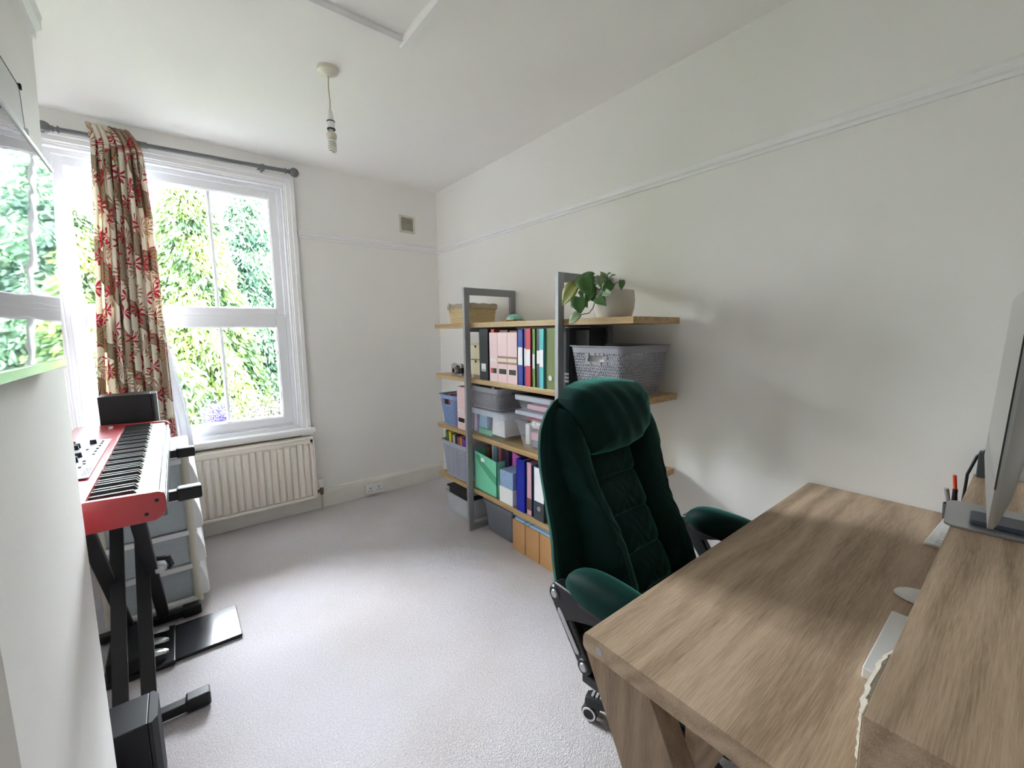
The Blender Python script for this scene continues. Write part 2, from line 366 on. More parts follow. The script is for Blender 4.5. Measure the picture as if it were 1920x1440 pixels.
def sash(x0, x1, z0, z1, wdt, y0, y1, name, wb=None):
    g = framebox(G(), x0, x1, z0, z1, wdt, y0, y1, wb); framebox(g, x0+wdt-.004, x1-wdt+.004, z0+(wb or wdt)-.004, z1-wdt+.004, .010, y0+.008, y1-.004)
    s = part(name, g, UPVC, win, .004, smooth=False)
    gx0, gx1, gz0, gz1 = x0+wdt, x1-wdt, z0+(wb or wdt), z1-wdt
    g = G(); ym = (y0+y1)/2+.01
    xs = [gx0, -1.97, -1.637, gx1]
    for a, c in zip(xs, xs[1:]):
        part('pane', G().box(a, c, ym-.002, ym+.002, gz0, gz1), GLASS, s, smooth=False)
    for xb in xs[1:3]:
        gg = G(); gg.prism([(xb-.011, ym-.012), (xb-.004, ym-.02), (xb+.004, ym-.02), (xb+.011, ym-.012), (xb+.011, ym+.012), (xb-.011, ym+.012)], 'z', gz0-.002, gz1+.002)
        part('glazing_bar', gg, UPVC, s, smooth=False)
    return s
sash(-2.336, -1.242, 1.478, 2.334, .052, .045, .10, 'upper_sash', .05)
sash(-2.336, -1.242, .690, 1.462, .062, .025, .085, 'lower_sash', .055)
part('meeting_rail', G().box(-2.336, -1.235, .03, .105, 1.452, 1.486), UPVC, win, .004, smooth=False)
g = G(); g.box(-1.86, -1.70, .012, .026, .700, .712); g.lathe([(.0, -.012), (.011, -.012), (.011, .004), (0, .004)], (-1.80, .014, .706), 'y', 12); g.box(-1.80, -1.72, .004, .012, .708, .714)
part('window_handle', g, WHT, win)
g = G(); g.box(-2.42, -1.115, -.075, .03, .618, .650); g.box(-2.40, -1.13, -.05, 0, .600, .618)
part('sill', g, GLOSSW, win, .006, smooth=False)
# shadow of the gap under the sill, painted as a brown strip
solo_gap = part('gap_shadow_strip', G().box(-2.1, -1.20, -.02, 0, .586, .600), mat('brown_gap_shadow', (158, 138, 116), .9, var=.2, scale=25, bump=.3), win, smooth=False)

# ---------------------------------------------------------------- garden outside
def garden():
    gm = mat('garden_grass', (72, 84, 52), .9, var=.25, scale=3)
    g = G(); g.box(-30, 30, .6, 40, -3.2, -3.0)
    solo('lawn', g, gm, 'green garden lawn below the window', 'grass', kind='stuff', smooth=False)
    f1 = foliage('conifer_sprays', (104, 126, 62), (36, 60, 32)); f2 = foliage('blue_green_sprays', (88, 118, 88), (30, 58, 44)); f3 = foliage('yellow_green_sprays', (116, 128, 64), (42, 62, 30))
    def conifer(x, y, top, rad, n, m, label, seed):
        rn = random.Random(seed); t = thing('conifer', label, 'tree', (x, y, -3.0), group='conifers beyond the window')
        gt = G(); gt.tube([(x, y, -3), (x+.05, y, -1), (x, y, top-.4)], [.18, .13, .03], 8); part('trunk', gt, C['bark'], t)
        g = G(); L = top+3.0
        lay = 0
        for i in range(n):
            # branch clusters arranged in drooping tiers
            u = rn.random()**.8; z = -2.8 + (L-.2)*(1-u) if False else -2.6+(L-.5)*rn.random()
            fr = 1-(z+3)/L; rr = rad*(.06+fr**.75)
            a = rn.random()*2*pi; br = int(a*7/(2*pi)+z*1.7); 
            ph = sin(a*6+z*2.6)*.5+.5
            d = rr*(.62+.38*ph)*(.80+.2*rn.random()); 
            cx = x+cos(a)*d; cy = y+sin(a)*d; cz = z-.18*(d/rad)+.10*sin(a*9+z*7)
            for k in range(5):
                s = .030+.055*rn.random(); dx = rn.gauss(0, .07); dy = rn.gauss(0, .07); dz = rn.gauss(0, .07)
                ax = Vector((cos(a)*.55+rn.gauss(0, .45), sin(a)*.55+rn.gauss(0, .45), -.9+rn.gauss(0, .35))).normalized()
                sd = ax.cross(Vector((rn.gauss(0, 1), rn.gauss(0, 1), rn.gauss(0, 1)))).normalized()*s*.36
                p = Vector((cx+dx, cy+dy, cz+dz)); b = len(g.v)
                g.v += [tuple(p-sd*.3), tuple(p+ax*s*.8-sd), tuple(p+ax*s*1.9), tuple(p+ax*s*.9+sd)]
                g.f.append((b, b+1, b+2, b+3))
        me = bpy.data.meshes.new('foliage'); me.from_pydata([(p[0]-x, p[1]-y, p[2]+3.0) for p in g.v], [], g.f)
        link('foliage', me, m, t)
        return t
    conifer(-1.55, 5.3, 3.75, 1.35, 24000, f1, 'pale green conifer with drooping sprays behind the left of the two pointed tops', 1)
    conifer(-.62, 6.4, 4.15, 1.35, 22000, f2, 'blue green conifer whose pointed top shows right of the upper glazing bar', 2)
    conifer(.62, 5.6, 3.1, 1.35, 16000, f1, 'shorter green conifer at the right edge of the window view', 3)
    conifer(-3.0, 5.9, 3.3, 1.45, 16000, f3, 'yellow green conifer seen left of the floral curtain', 4)
    conifer(-2.5, 4.6, 1.4, 1.2, 9000, f3, 'low yellow green conifer behind the curtain', 5)
    conifer(-1.15, 7.6, 3.3, 1.7, 15000, f1, 'broad pale conifer filling the gap behind the two pointed ones', 8)
    conifer(-1.9, 4.5, .9, 1.0, 9000, f1, 'low pale green conifer filling the foot of the middle lower pane', 9)
    conifer(-5.3, 6.0, 4.2, 1.5, 9000, f1, 'tall green conifer added furthest left to shade the near right wall, mirrored in the television', 6)  # added outside the direct view to cut daylight on the near right wall
    conifer(-7.6, 6.6, 4.6, 1.6, 8000, f3, 'tall yellow green conifer added beyond the left edge of the window to shade the near right wall', 7)  # second unseen tree, added for the same shading of the right wall
    # bare twiggy shrub and lilac bush low in the view
    t = thing('twiggy_shrub', 'dark bare twiggy shrub low in the right lower pane', 'shrub', (-1.02, 2.8, -3.0)); rn = random.Random(9)
    g = G(); lf = G()
    for i in range(70):
        a = rn.random()*2*pi; l = .35+.35*rn.random(); b0 = Vector((-1.02+rn.gauss(0, .05), 2.8+rn.gauss(0, .05), -3)); e = b0+Vector((cos(a)*.22, sin(a)*.25, 2.96+l*.78))
        g.tube([b0, (b0+e)/2+Vector((0, 0, .2)), e], [.012, .008, .003], 4)
        for k in range(26):
            q = e+Vector((rn.gauss(0, .07), rn.gauss(0, .07), rn.gauss(-.05, .06))); d = Vector((rn.gauss(0, 1), rn.gauss(0, 1), rn.gauss(0, .6))).normalized()*.05; b = len(lf.v)
            sd = d.cross(Vector((0, .3, 1))).normalized()*.012; lf.v += [tuple(q-sd), tuple(q+d), tuple(q+sd)]; lf.f.append((b, b+1, b+2))
    part('stem', g, C['bark'], t, smooth=False); part('foliage', lf, mat('dull_dark_leaves', (44, 42, 36), .8, var=.3), t, smooth=False)
    t = thing('lilac_shrub', 'small lilac blue flowering shrub low in the middle lower pane', 'shrub', (-1.56, 2.9, -3.0)); g = G(); lf = G()
    for i in range(40):
        e = Vector((-1.56+rn.gauss(0, .07), 2.9+rn.gauss(0, .06), .33+rn.gauss(0, .05))); g.tube([(-1.56, 2.9, -3), e], [.008, .004], 4)
        for k in range(30):
            q = e+Vector((rn.gauss(0, .05), rn.gauss(0, .05), rn.gauss(0, .06))); d = Vector((rn.gauss(0, 1), rn.gauss(0, 1), rn.gauss(0, .6))).normalized()*.035; b = len(lf.v)
            sd = d.cross(Vector((0, .3, 1))).normalized()*.012; lf.v += [tuple(q-sd), tuple(q+d), tuple(q+sd)]; lf.f.append((b, b+1, b+2))
    part('stem', g, C['bark'], t, smooth=False); part('blossom', lf, mat('lilac_petals', (62, 54, 128), .7), t, smooth=False)
garden()

# ---------------------------------------------------------------- curtain pole and curtain
pole = thing('curtain_pole', 'grey metal curtain pole with ball finials above the window', 'curtain pole', (-1.73, -.1, 2.435))
PA = Vector((-2.262, -.10, 2.418)); PB = Vector((-1.205, -.10, 2.446))
mg = mat('brushed_grey_pole', (118, 119, 122), .4, .5, var=.04)
part('rod', G().tube([PA, PB], .0125, 14), mg, pole)
part('rod_sleeve', G().tube([PA.lerp(PB, .285), PA.lerp(PB, .33)], .0165, 14), mg, pole)
def finial(e, s):
    g = G(); pr = [(0, 0), (.016, 0), (.019, .006), (.011, .012), (.011, .02), (.017, .024), (.012, .03)]+[(.030*sin(a), .058-.030*cos(a)) for a in [R(x) for x in range(25, 181, 15)]]
    g.lathe([(max(r, .0005), h*s) for r, h in pr], e, 'x', 18); part('finial', g, mg, pole)
finial(PB, 1); finial(PA, -1)
for xb in (-1.335, -1.955, -2.11):
    g = G(); z = 2.43+(xb+1.73)*.026
    g.tube([(xb, 0, z-.005), (xb, -.075, z-.008)], .009, 10); g.lathe([(0.001, 0), (.026, 0), (.024, .008), (.013, .012), (.001, .012)], (xb, -.012, z-.005), 'y', 16)
    g.lathe([(.0135, -.009), (.019, -.009), (.019, .009), (.0135, .009)], (xb, -.1, z), 'x', 16)
    part('bracket', g, mg, pole)
def curtain_mat():
    M = bpy.data.materials.new('floral_curtain_fabric'); M.use_nodes = True; n = M.node_tree; b = n.nodes['Principled BSDF']; L = n.links.new; N = n.nodes.new
    uv = N('ShaderNodeUVMap')
    def math_(op, a=None, b_=None, c=None):
        x = N('ShaderNodeMath'); x.operation = op
        for i, v in enumerate((a, b_, c)):
            if v is None: continue
            if isinstance(v, (int, float)): x.inputs[i].default_value = v
            else: L(v, x.inputs[i])
        return x.outputs[0]
    def mix(f, a, b_):
        x = N('ShaderNodeMix'); x.data_type = 'RGBA'; L(f, x.inputs[0])
        for i, v in ((6, a), (7, b_)):
            if isinstance(v, tuple): x.inputs[i].default_value = (*lin(v), 1)
            else: L(v, x.inputs[i])
        return x.outputs[2]
    # taupe swirling bands
    wv = N('ShaderNodeTexWave'); wv.wave_type = 'BANDS'; wv.bands_direction = 'DIAGONAL'; L(uv.outputs[0], wv.inputs[0]); wv.inputs['Scale'].default_value = 1.5; wv.inputs['Distortion'].default_value = 6.5; wv.inputs['Detail'].default_value = 1; wv.inputs['Detail Scale'].default_value = 1.3
    hat = N('ShaderNodeTexWave'); L(uv.outputs[0], hat.inputs[0]); hat.inputs['Scale'].default_value = 40; hat.inputs['Distortion'].default_value = 6
    band = math_('GREATER_THAN', wv.outputs[1], .76)
    tau = mix(hat.outputs[1], (162, 144, 122), (184, 166, 142))
    col_ = mix(band, (240, 233, 218), tau)
    edge = math_('COMPARE', wv.outputs[1], .76, .022); col_ = mix(edge, col_, (132, 106, 84))
    # flowers: petals radiating round scattered centres
    def flowers(col_, scale, off, R0, pet, color, width, ph):
        mp = N('ShaderNodeMapping'); L(uv.outputs[0], mp.inputs[0]); mp.inputs['Location'].default_value = (off, off*1.7, 0)
        v = N('ShaderNodeTexVoronoi'); v.voronoi_dimensions = '2D'; v.inputs['Scale'].default_value = scale; L(mp.outputs[0], v.inputs[0])
        sc = N('ShaderNodeVectorMath'); sc.operation = 'SUBTRACT'; L(mp.outputs[0], sc.inputs[0]); L(v.outputs['Position'], sc.inputs[1])
        s2 = N('ShaderNodeSeparateXYZ'); L(sc.outputs[0], s2.inputs[0])
        an = math_('ARCTAN2', s2.outputs[1], s2.outputs[0]); ln = N('ShaderNodeVectorMath'); ln.operation = 'LENGTH'; L(sc.outputs[0], ln.inputs[0]); rr = ln.outputs['Value']
        c1 = math_('COSINE', math_('MULTIPLY_ADD', an, pet, ph)); rad = math_('MULTIPLY_ADD', c1, R0*.5, R0*.5)
        ins = math_('LESS_THAN', rr, rad); hollow = math_('GREATER_THAN', c1, width)
        return mix(math_('MULTIPLY', ins, hollow), col_, color)
    col_ = flowers(col_, 7.0, .0, .055, 9, (186, 156, 106), .70, .4)
    col_ = flowers(col_, 7.0, .0, .062, 15, (160, 84, 76), .75, 1.2)
    col_ = flowers(col_, 6.0, .31, .048, 7, (196, 48, 70), -.1, .1)
    col_ = flowers(col_, 5.2, .77, .040, 6, (200, 52, 74), -.1, .9)
    L(col_, b.inputs['Base Color']); b.inputs['Roughness'].default_value = .8; b.inputs['Specular IOR Level'].default_value = .15; b.inputs['Sheen Weight'].default_value = .1
    tl = N('ShaderNodeBsdfTranslucent'); L(col_, tl.inputs[0]); mx = N('ShaderNodeMixShader'); mx.inputs[0].default_value = .38
    L(b.outputs[0], mx.inputs[1]); L(tl.outputs[0], mx.inputs[2]); L(mx.outputs[0], n.nodes['Material Output'].inputs[0])
    return M
def drape(name, m, parent, ztop, zbot, left, right, yb, amp, folds, nu=240, nv=44, seed=1, head=0):
    rn = random.Random(seed); ph = [rn.random()*.9-.45 for _ in range(folds+2)]; am = [.65+.5*rn.random() for _ in range(folds+2)]
    V = []; Fc = []; uvs = []
    for j in range(nv+1):
        z = ztop+(zbot-ztop)*j/nv; acc = 0; prev = None
        for i in range(nu+1):
            s = i/nu; k = s*folds; ki = int(min(k, folds-1)); fr = k-ki
            aa = am[ki]*(1-fr)+am[ki+1]*fr; sag = (1-math.exp(-((ztop-z)/.10)))
            y = yb + amp*(.55+.45*sag)*aa*cos(2*pi*(k+.13*sin(z*2.1+ki)*sag + ph[ki]*.15)) + .008*sin(5*z+s*9)*sag
            x = left(z)+(right(z)-left(z))*(s+.18/folds*sin(4*pi*k)) 
            if head and j < 3: y = yb+.35*(y-yb)-.0*(3-j); 
            p = (x, y, z+(.003*sin(k*2*pi) if j == 0 else 0)); V.append(p)
            if prev: acc += math.hypot(p[0]-prev[0], p[1]-prev[1])
            prev = p; uvs.append((acc, z))
    for j in range(nv):
        for i in range(nu):
            a = j*(nu+1)+i; Fc.append((a, a+1, a+nu+2, a+nu+1))
    inv = wloc(parent).inverted(); me = bpy.data.meshes.new(name); me.from_pydata([tuple(inv @ Vector(p)) for p in V], [], Fc)
    ul = me.uv_layers.new(name='UVMap')
    for lp in me.loops: ul.data[lp.index].uv = uvs[lp.vertex_index]
    me.polygons.foreach_set('use_smooth', [True]*len(me.polygons))
    o = link(name, me, m, parent); sm = o.modifiers.new('thick', 'SOLIDIFY'); sm.thickness = .002
    return o
cur = thing('curtain', 'cream curtain with red flowers and taupe swirls bunched at the left of the window', 'curtain', (-2.08, -.11, .55))
def lerpf(pts):
    def f(z):
        for (a, xa), (b, xb) in zip(pts, pts[1:]):
            if z >= b: return xa+(xb-xa)*(z-a)/(b-a)
        return pts[-1][1]
    return f
drape('cloth', curtain_mat(), cur, 2.475, .56, lerpf([(2.475, -2.160), (2.40, -2.148), (2.0, -2.175), (1.55, -2.210), (1.0, -2.248), (.5, -2.27)]),
      lerpf([(2.475, -1.985), (2.43, -1.955), (2.38, -1.935), (2.0, -1.925), (1.0, -1.925), (.5, -1.915)]), -.135, .034, 8, seed=3, head=1)
sheer = clear('white_sheer_lining', (244, 244, 250), .18, .9)
drape('sheer_lining', sheer, cur, 2.40, .56, lerpf([(2.4, -2.12), (1.6, -2.15), (1.0, -2.19), (.5, -2.20)]), lerpf([(2.4, -1.95), (1.5, -1.945), (.85, -1.855), (.5, -1.84)]), -.075, .010, 5, nu=80, nv=24, seed=5)

# ---------------------------------------------------------------- radiator
rad = thing('radiator', 'white ribbed panel radiator under the window', 'radiator', (-1.60, -.09, .115))
g = G(); x0, x1, z0, z1 = -2.05, -1.148, .118, .575
g.box(x0, x1, -.085, -.075, z0, z1); g.box(x0, x1, -.104, -.085, z1-.03, z1); g.box(x0, x1, -.104, -.085, z0, z0+.02); g.box(x1-.022, x1, -.104, -.085, z0, z1); g.box(x0, x0+.02, -.104, -.085, z0, z1)
part('panel', g, RADM, rad, .004, smooth=False)
nf = 20; xs0 = x1-.026; pitch = .0425
me0 = None
for i in range(nf):
    xr = xs0-pitch*i; xl = xr-pitch+.003
    gf = G(); prof = [(xl, -.087), (xl+.005, -.098), (xl+.010, -.106), (xr-.010, -.106), (xr-.005, -.098), (xr, -.087)]
    rings = []
    for z, k in ((z0+.020, 0), (z0+.035, 1), (z1-.045, 1), (z1-.031, 0)):
        rings.append([(px_, -.087+(py_+.087)*k, z) for px_, py_ in prof])
    gf.rings(rings, cap=False, close=False); part('flute', gf, RADM, rad)
g = G(); g.box(x0-.004, x1+.006, -.108, -.03, z1, z1+.012)
part('top_grille', g, RADM, rad, .003, smooth=False)
part('side_cover', G().box(x1, x1+.008, -.106, -.03, z0+.01, z1), RADM, rad, .003, smooth=False)
g = G(); g.tube([(x1+.005, -.07, .155), (x1+.045, -.07, .155)], .010, 10); g.lathe([(.011, -.03), (.014, -.02), (.014, .03), (.011, .035)], (x1+.045, -.07, .155), 'z', 12)
part('valve_body', g, mat('tarnished_brass', (128, 112, 92), .4, .7, var=.2), rad)
g = G(); g.lathe([(.001, .0), (.017, 0), (.019, .01), (.019, .03), (.021, .034), (.021, .05), (.017, .062), (.001, .064)], (x1+.045, -.07, .185), 'z', 16); part('valve_head', g, WHT, rad)
part('pipe', G().tube([(x1+.045, -.07, .13), (x1+.045, -.07, .05), (x1+.043, -.07, .0)], .0075, 10), mat('painted_pipe', (196, 190, 180), .5, .2, var=.2, scale=40), rad)

# double socket on the skirting
sk = thing('socket', 'white double wall socket on the skirting board', 'socket', (-.69, -.03, .06))
part('pattress', G().box(-.763, -.617, -.050, -.021, .022, .106), CREAMP, sk, .004, smooth=False)
part('face_plate', G().box(-.761, -.619, -.058, -.050, .024, .104), WHT, sk, .003, smooth=False)
for xc in (-.725, -.655):
    g = G(); g.box(xc-.004, xc+.004, -.0592, -.058, .070, .079); g.box(xc-.015, xc-.008, -.0592, -.058, .050, .055); g.box(xc+.008, xc+.015, -.0592, -.058, .050, .055); part('pin_holes', g, BLK, sk, smooth=False)
    part('switch', G().box(xc-.006+(.02 if xc > -.69 else -.02)*0+.0, xc+.006, -.062, -.058, .086, .098), WHT, sk, .001, smooth=False)
# wall vent
vt = thing('wall_vent', 'square cream louvred vent high on the window wall', 'vent', (-.283, -.01, 2.245))
framebox(g := G(), -.352, -.214, 2.178, 2.318, .016, -.014, 0); part('vent_frame', g, CREAMP, vt, .002, smooth=False)
part('vent_back', G().box(-.337, -.229, -.003, -.001, 2.193, 2.303), mat('dark_duct', (92, 82, 70), .9), vt, smooth=False)
for i in range(9):
    z = 2.197+i*.0120; g = G(); g.hexa([(-.337, -.004, z+.006), (-.229, -.004, z+.006), (-.229, -.012, z-.001), (-.337, -.012, z-.001), (-.337, -.004, z+.0085), (-.229, -.004, z+.0085), (-.229, -.012, z+.002), (-.337, -.012, z+.002)])
    part('louvre', g, CREAMP, vt, smooth=False)

# ---------------------------------------------------------------- pendant lamp
lx, ly = -1.235, -1.258
lamp = thing('pendant_lamp', 'bare spiral bulb hanging on a cord from a white ceiling rose', 'lamp', (lx, ly, H))
part('ceiling_rose', G().lathe([(.001, 0), (.044, 0), (.046, -.006), (.044, -.017), (.036, -.022), (.020, -.030), (.010, -.034), (.001, -.035)], (lx, ly, H), 'z', 28), CREAMP, lamp)
part('cord', G().tube([(lx, ly, H-.034), (lx-.001, ly, H-.09), (lx+.002, ly, H-.14), (lx, ly, 2.365)], .0028, 8), mat('yellowed_flex', (204, 190, 150), .5), lamp)
part('lamp_holder', G().lathe([(.004, .045), (.008, .042), (.016, .0), (.0165, -.004), (.016, -.012), (.0175, -.016), (.0165, -.04), (.012, -.042)], (lx, ly, 2.328), 'z', 20), WHT, lamp)
for z in (2.321, 2.288): part('holder_ring', G().lathe([(.0162, -.002), (.0182, -.002), (.0182, .002), (.0162, .002)], (lx, ly, z), 'z', 20), BLK, lamp)
part('bulb_base', G().lathe([(.010, .036), (.012, .026), (.0225, .016), (.0235, .004), (.020, -.008), (.018, -.009)], (lx, ly, 2.252), 'z', 20), CREAMP, lamp)
pts = [];
for i in range(150):
    a = 2*pi*5.2*i/149; rr = .0165 if 4 < i < 146 else .012; pts.append((lx+rr*cos(a), ly+rr*sin(a), 2.243-.052*i/149))
part('bulb_spiral', G().tube(pts, .0042, 7), mat('frosted_tube_glass', (226, 226, 216), .35), lamp)

# ================================================================ TV SIDE (chimney breast)
# television on a wall bracket, tilted slightly downward
tvr = thing('television', 'flat television on the left wall reflecting the window', 'television', (-2.085, -2.45, 1.47))
def tvp(y, z, d):   # y along the wall, z from the bottom edge, d depth from the screen towards the wall
    x = -2.062+.018*(z/.42) if False else -2.072+.022*(z/.42)
    return (x-d, y, 1.285+z)
def tvbox(y0, y1, z0, z1, d0, d1):
    g = G(); g.hexa([tvp(y0, z0, d1), tvp(y0, z0, d0), tvp(y1, z0, d0), tvp(y1, z0, d1), tvp(y0, z1, d1), tvp(y0, z1, d0), tvp(y1, z1, d0), tvp(y1, z1, d1)]); return g
YT = -2.125; YN = -2.87
part('back_shell', tvbox(YN, YT, 0, .395, .003, .022), BLK, tvr, .002, smooth=False)
tvm = bpy.data.materials.new('glossy_screen'); tvm.use_nodes = True; n = tvm.node_tree; b = n.nodes['Principled BSDF']
b.inputs['Base Color'].default_value = (.012, .013, .015, 1); b.inputs['Roughness'].default_value = .03; b.inputs['IOR'].default_value = 1.9; b.inputs['Coat Weight'].default_value = 1; b.inputs['Coat Roughness'].default_value = .02
t = n.nodes.new('ShaderNodeTexCoord'); mp = n.nodes.new('ShaderNodeMapping'); mp.inputs['Scale'].default_value = (1, 3, 16); n.links.new(t.outputs['Object'], mp.inputs[0])
no = n.nodes.new('ShaderNodeTexNoise'); no.inputs['Scale'].default_value = 1.6; no.inputs['Detail'].default_value = 1; n.links.new(mp.outputs[0], no.inputs[0])
bp = n.nodes.new('ShaderNodeBump'); bp.inputs['Strength'].default_value = .10; bp.inputs['Distance'].default_value = .004; n.links.new(no.outputs[0], bp.inputs['Height']); n.links.new(bp.outputs[0], b.inputs['Normal']); n.links.new(bp.outputs[0], b.inputs['Coat Normal'])
part('screen', tvbox(YN+.006, YT-.004, .016, .390, 0, .003), tvm, tvr, smooth=False)
part('lower_bezel', tvbox(YN, YT, 0, .016, -.004, .003), mat('glossy_silver_bezel', (150, 152, 150), .12, .6), tvr, .001, smooth=False)
g = tvbox(YN, YT, .390, .396, -.002, .003); part('upper_bezel', g, SILVP, tvr, smooth=False)
part('wall_bracket', G().box(XC, -2.07, -2.62, -2.4, 1.40, 1.55), BLKM, tvr, smooth=False)
# black edged white board behind it
wb = thing('whiteboard', 'thin black edged white board on the wall behind the television', 'board', (XC, -2.4, 1.55))
bm0 = mat('board_face', (214, 216, 212), .4, var=.01)
part('board', G().box(XC+.001, XC+.006, -2.75, -2.034, 1.32, 1.862), bm0, wb, smooth=False)
framebox(g := G(), -2.75, -2.034, 1.32, 1.862, .003, XC+.001, XC+.0065)
g.v = [(z_, y_, z2) if False else (y_, x_, z2) for (x_, y_, z2), z_ in zip(g.v, g.v)]
part('edging', g, BLKM, wb, smooth=False)
part('corner_cap', G().box(XC+.001, XC+.010, -2.039, -2.031, 1.855, 1.866), BLKM, wb, .001, smooth=False)
part('clip', G().box(XC+.006, XC+.018, -2.085, -2.075, 1.745, 1.765), WHT, wb, .002, smooth=False)

# ---------------------------------------------------------------- keyboard on its stand
KX0, KX1, KY0, KY1, KZ0, KZ1 = -2.290, -1.945, -1.87, -.575, .822, .905
kb = thing('stage_piano', 'red 88 key stage piano on a black stand beside the window', 'keyboard', (-2.12, -1.22, KZ0))
g = G(); g.box(KX0, KX1, KY0+.02, KY1-.02, KZ0, KZ0+.045); part('chassis', g, mat('grey_chassis', (120, 124, 134), .4, .4), kb, .004, smooth=False)
endp = [(KX0, KZ0), (KX1-.028, KZ0), (KX1-.012, KZ0+.008), (KX1-.001, KZ0+.026), (KX1, KZ1-.018), (KX1-.004, KZ1-.006), (KX1-.014, KZ1), (KX0, KZ1+.012)]
for y0, y1 in ((KY0, KY0+.02), (KY1-.02, KY1)):
    e = part('end_cheek', G().prism(endp, 'y', y0, y1), RED, kb, .003)
    if y0 == KY0:
        for xx, zz in ((KX1-.020, KZ1-.024), (KX1-.045, KZ0+.024)): part('screw', G().lathe([(.001, -.0015), (.005, -.0015), (.005, 0), (.001, 0)], (xx, y0, zz), 'y', 10), BLK, e)
pnl = part('control_panel', G().prism([(KX0, KZ0+.04), (-2.108, KZ0+.04), (-2.108, KZ1-.004), (-2.112, KZ1+.003), (-2.122, KZ1+.006), (KX0, KZ1+.012)], 'y', KY0+.02, KY1-.02), RED, kb, .002)
part('front_rail', G().box(KX1-.016, KX1-.002, KY0+.02, KY1-.02, KZ0+.045, KZ1-.018), mat('silver_rail', (196, 200, 210), .25, .6), kb, .003, smooth=False)
nw = 52; L = (KY1-.022)-(KY0+.022); wk = L/nw; y0k = KY0+.022
gk = G().box(-2.106, KX1-.017, .0004, wk-.0006, KZ0+.05, KZ1-.006)
base = None
for i in range(nw):
    if base is None:
        base = part('white_key', gk, KEYW, kb, smooth=False, bevel=.0012); base.location = (0, y0k, 0); kb_first = base
    else:
        c = base.copy(); COL.objects.link(c); c.location = (0, y0k+i*wk, 0)
base_b = None
for i in range(nw-1):
    if i % 7 in (1, 4): continue       # starts on A: A B|C D E|F G
    y = y0k+(i+1)*wk
    if base_b is None:
        gb = G(); gb.hexa([(-2.106, -.0060, KZ1-.008), (-2.006, -.0060, KZ1-.008), (-2.006, .0060, KZ1-.008), (-2.106, .0060, KZ1-.008), (-2.106, -.0045, KZ1+.006), (-2.015, -.0045, KZ1+.006), (-2.015, .0045, KZ1+.006), (-2.106, .0045, KZ1+.006)])
        base_b = part('black_key', gb, KEYB, kb, smooth=False); base_b.location = (0, y, 0)
    else:
        c = base_b.copy(); COL.objects.link(c); c.location = (0, y, 0)
zp = KZ1+.008
plate = part('control_plate', G().prism([(-2.275, -1.62), (-2.128, -1.62), (-2.128, -1.00), (-2.275, -.98)], 'z', zp+.0035, zp+.0055), mat('lavender_grey_plate', (176, 178, 204), .35), kb, smooth=False)
rn = random.Random(3)
kpos = [(-2.150+.0, y) for y in ()]
for (kx, ky, kr, kh) in [(-2.235, -1.06, .011, .016), (-2.235, -1.10, .011, .016), (-2.255, -1.16, .011, .016), (-2.255, -1.20, .011, .016), (-2.255, -1.24, .011, .016), (-2.255, -1.30, .011, .016), (-2.215, -1.12, .011, .018), (-2.215, -1.15, .010, .018),
                         (-2.175, -1.07, .011, .018), (-2.222, -1.32, .012, .018), (-2.190, -1.30, .012, .018), (-2.190, -1.38, .012, .020), (-2.240, -1.55, .012, .018), (-2.225, -1.42, .007, .010)]:
    part('knob', G().lathe([(.001, 0), (kr, 0), (kr*.85, kh), (.001, kh)], (kx, ky, zp+.005), 'z', 12), BLK, kb)
for (kx, ky) in [(-2.150, -1.04), (-2.150, -1.08), (-2.150, -1.13), (-2.152, -1.18), (-2.152, -1.23), (-2.152, -1.28), (-2.180, -1.18), (-2.200, -1.22), (-2.205, -1.36), (-2.165, -1.38), (-2.160, -1.42), (-2.165, -1.47), (-2.215, -1.47)]:
    part('button', G().box(kx-.0035, kx+.0035, ky-.007, ky+.007, zp+.0055, zp+.0085), BLK, kb, smooth=False)
for i in range(6): part('slider_slot', G().box(-2.150, -2.132, -1.50-.016*i, -1.498-.016*i, zp+.0055, zp+.0062), BLK, kb, smooth=False)
def text(name, body, size, m, parent, mw, ext=.0006):
    cu = bpy.data.curves.new(name, 'FONT'); cu.body = body; cu.size = size; cu.extrude = ext; cu.align_x = 'CENTER'
    tmp = bpy.data.objects.new('tmp', cu); COL.objects.link(tmp)
    me = bpy.data.meshes.new_from_object(tmp.evaluated_get(bpy.context.evaluated_depsgraph_get())); bpy.data.objects.remove(tmp)
    me.materials.clear(); o = link(name, me, m, parent); o.matrix_basis = wloc(parent).inverted() @ mw; return o
M4 = Matrix.Translation((-2.150, -.68, zp+.0012)) @ Matrix.Rotation(R(90), 4, 'Z')
text('lettering', 'nord', .034, WHT, kb, M4)
text('lettering', 'stage', .030, WHT, kb, Matrix.Translation((-2.150, -1.74, zp+.0012)) @ Matrix.Rotation(R(90), 4, 'Z'))

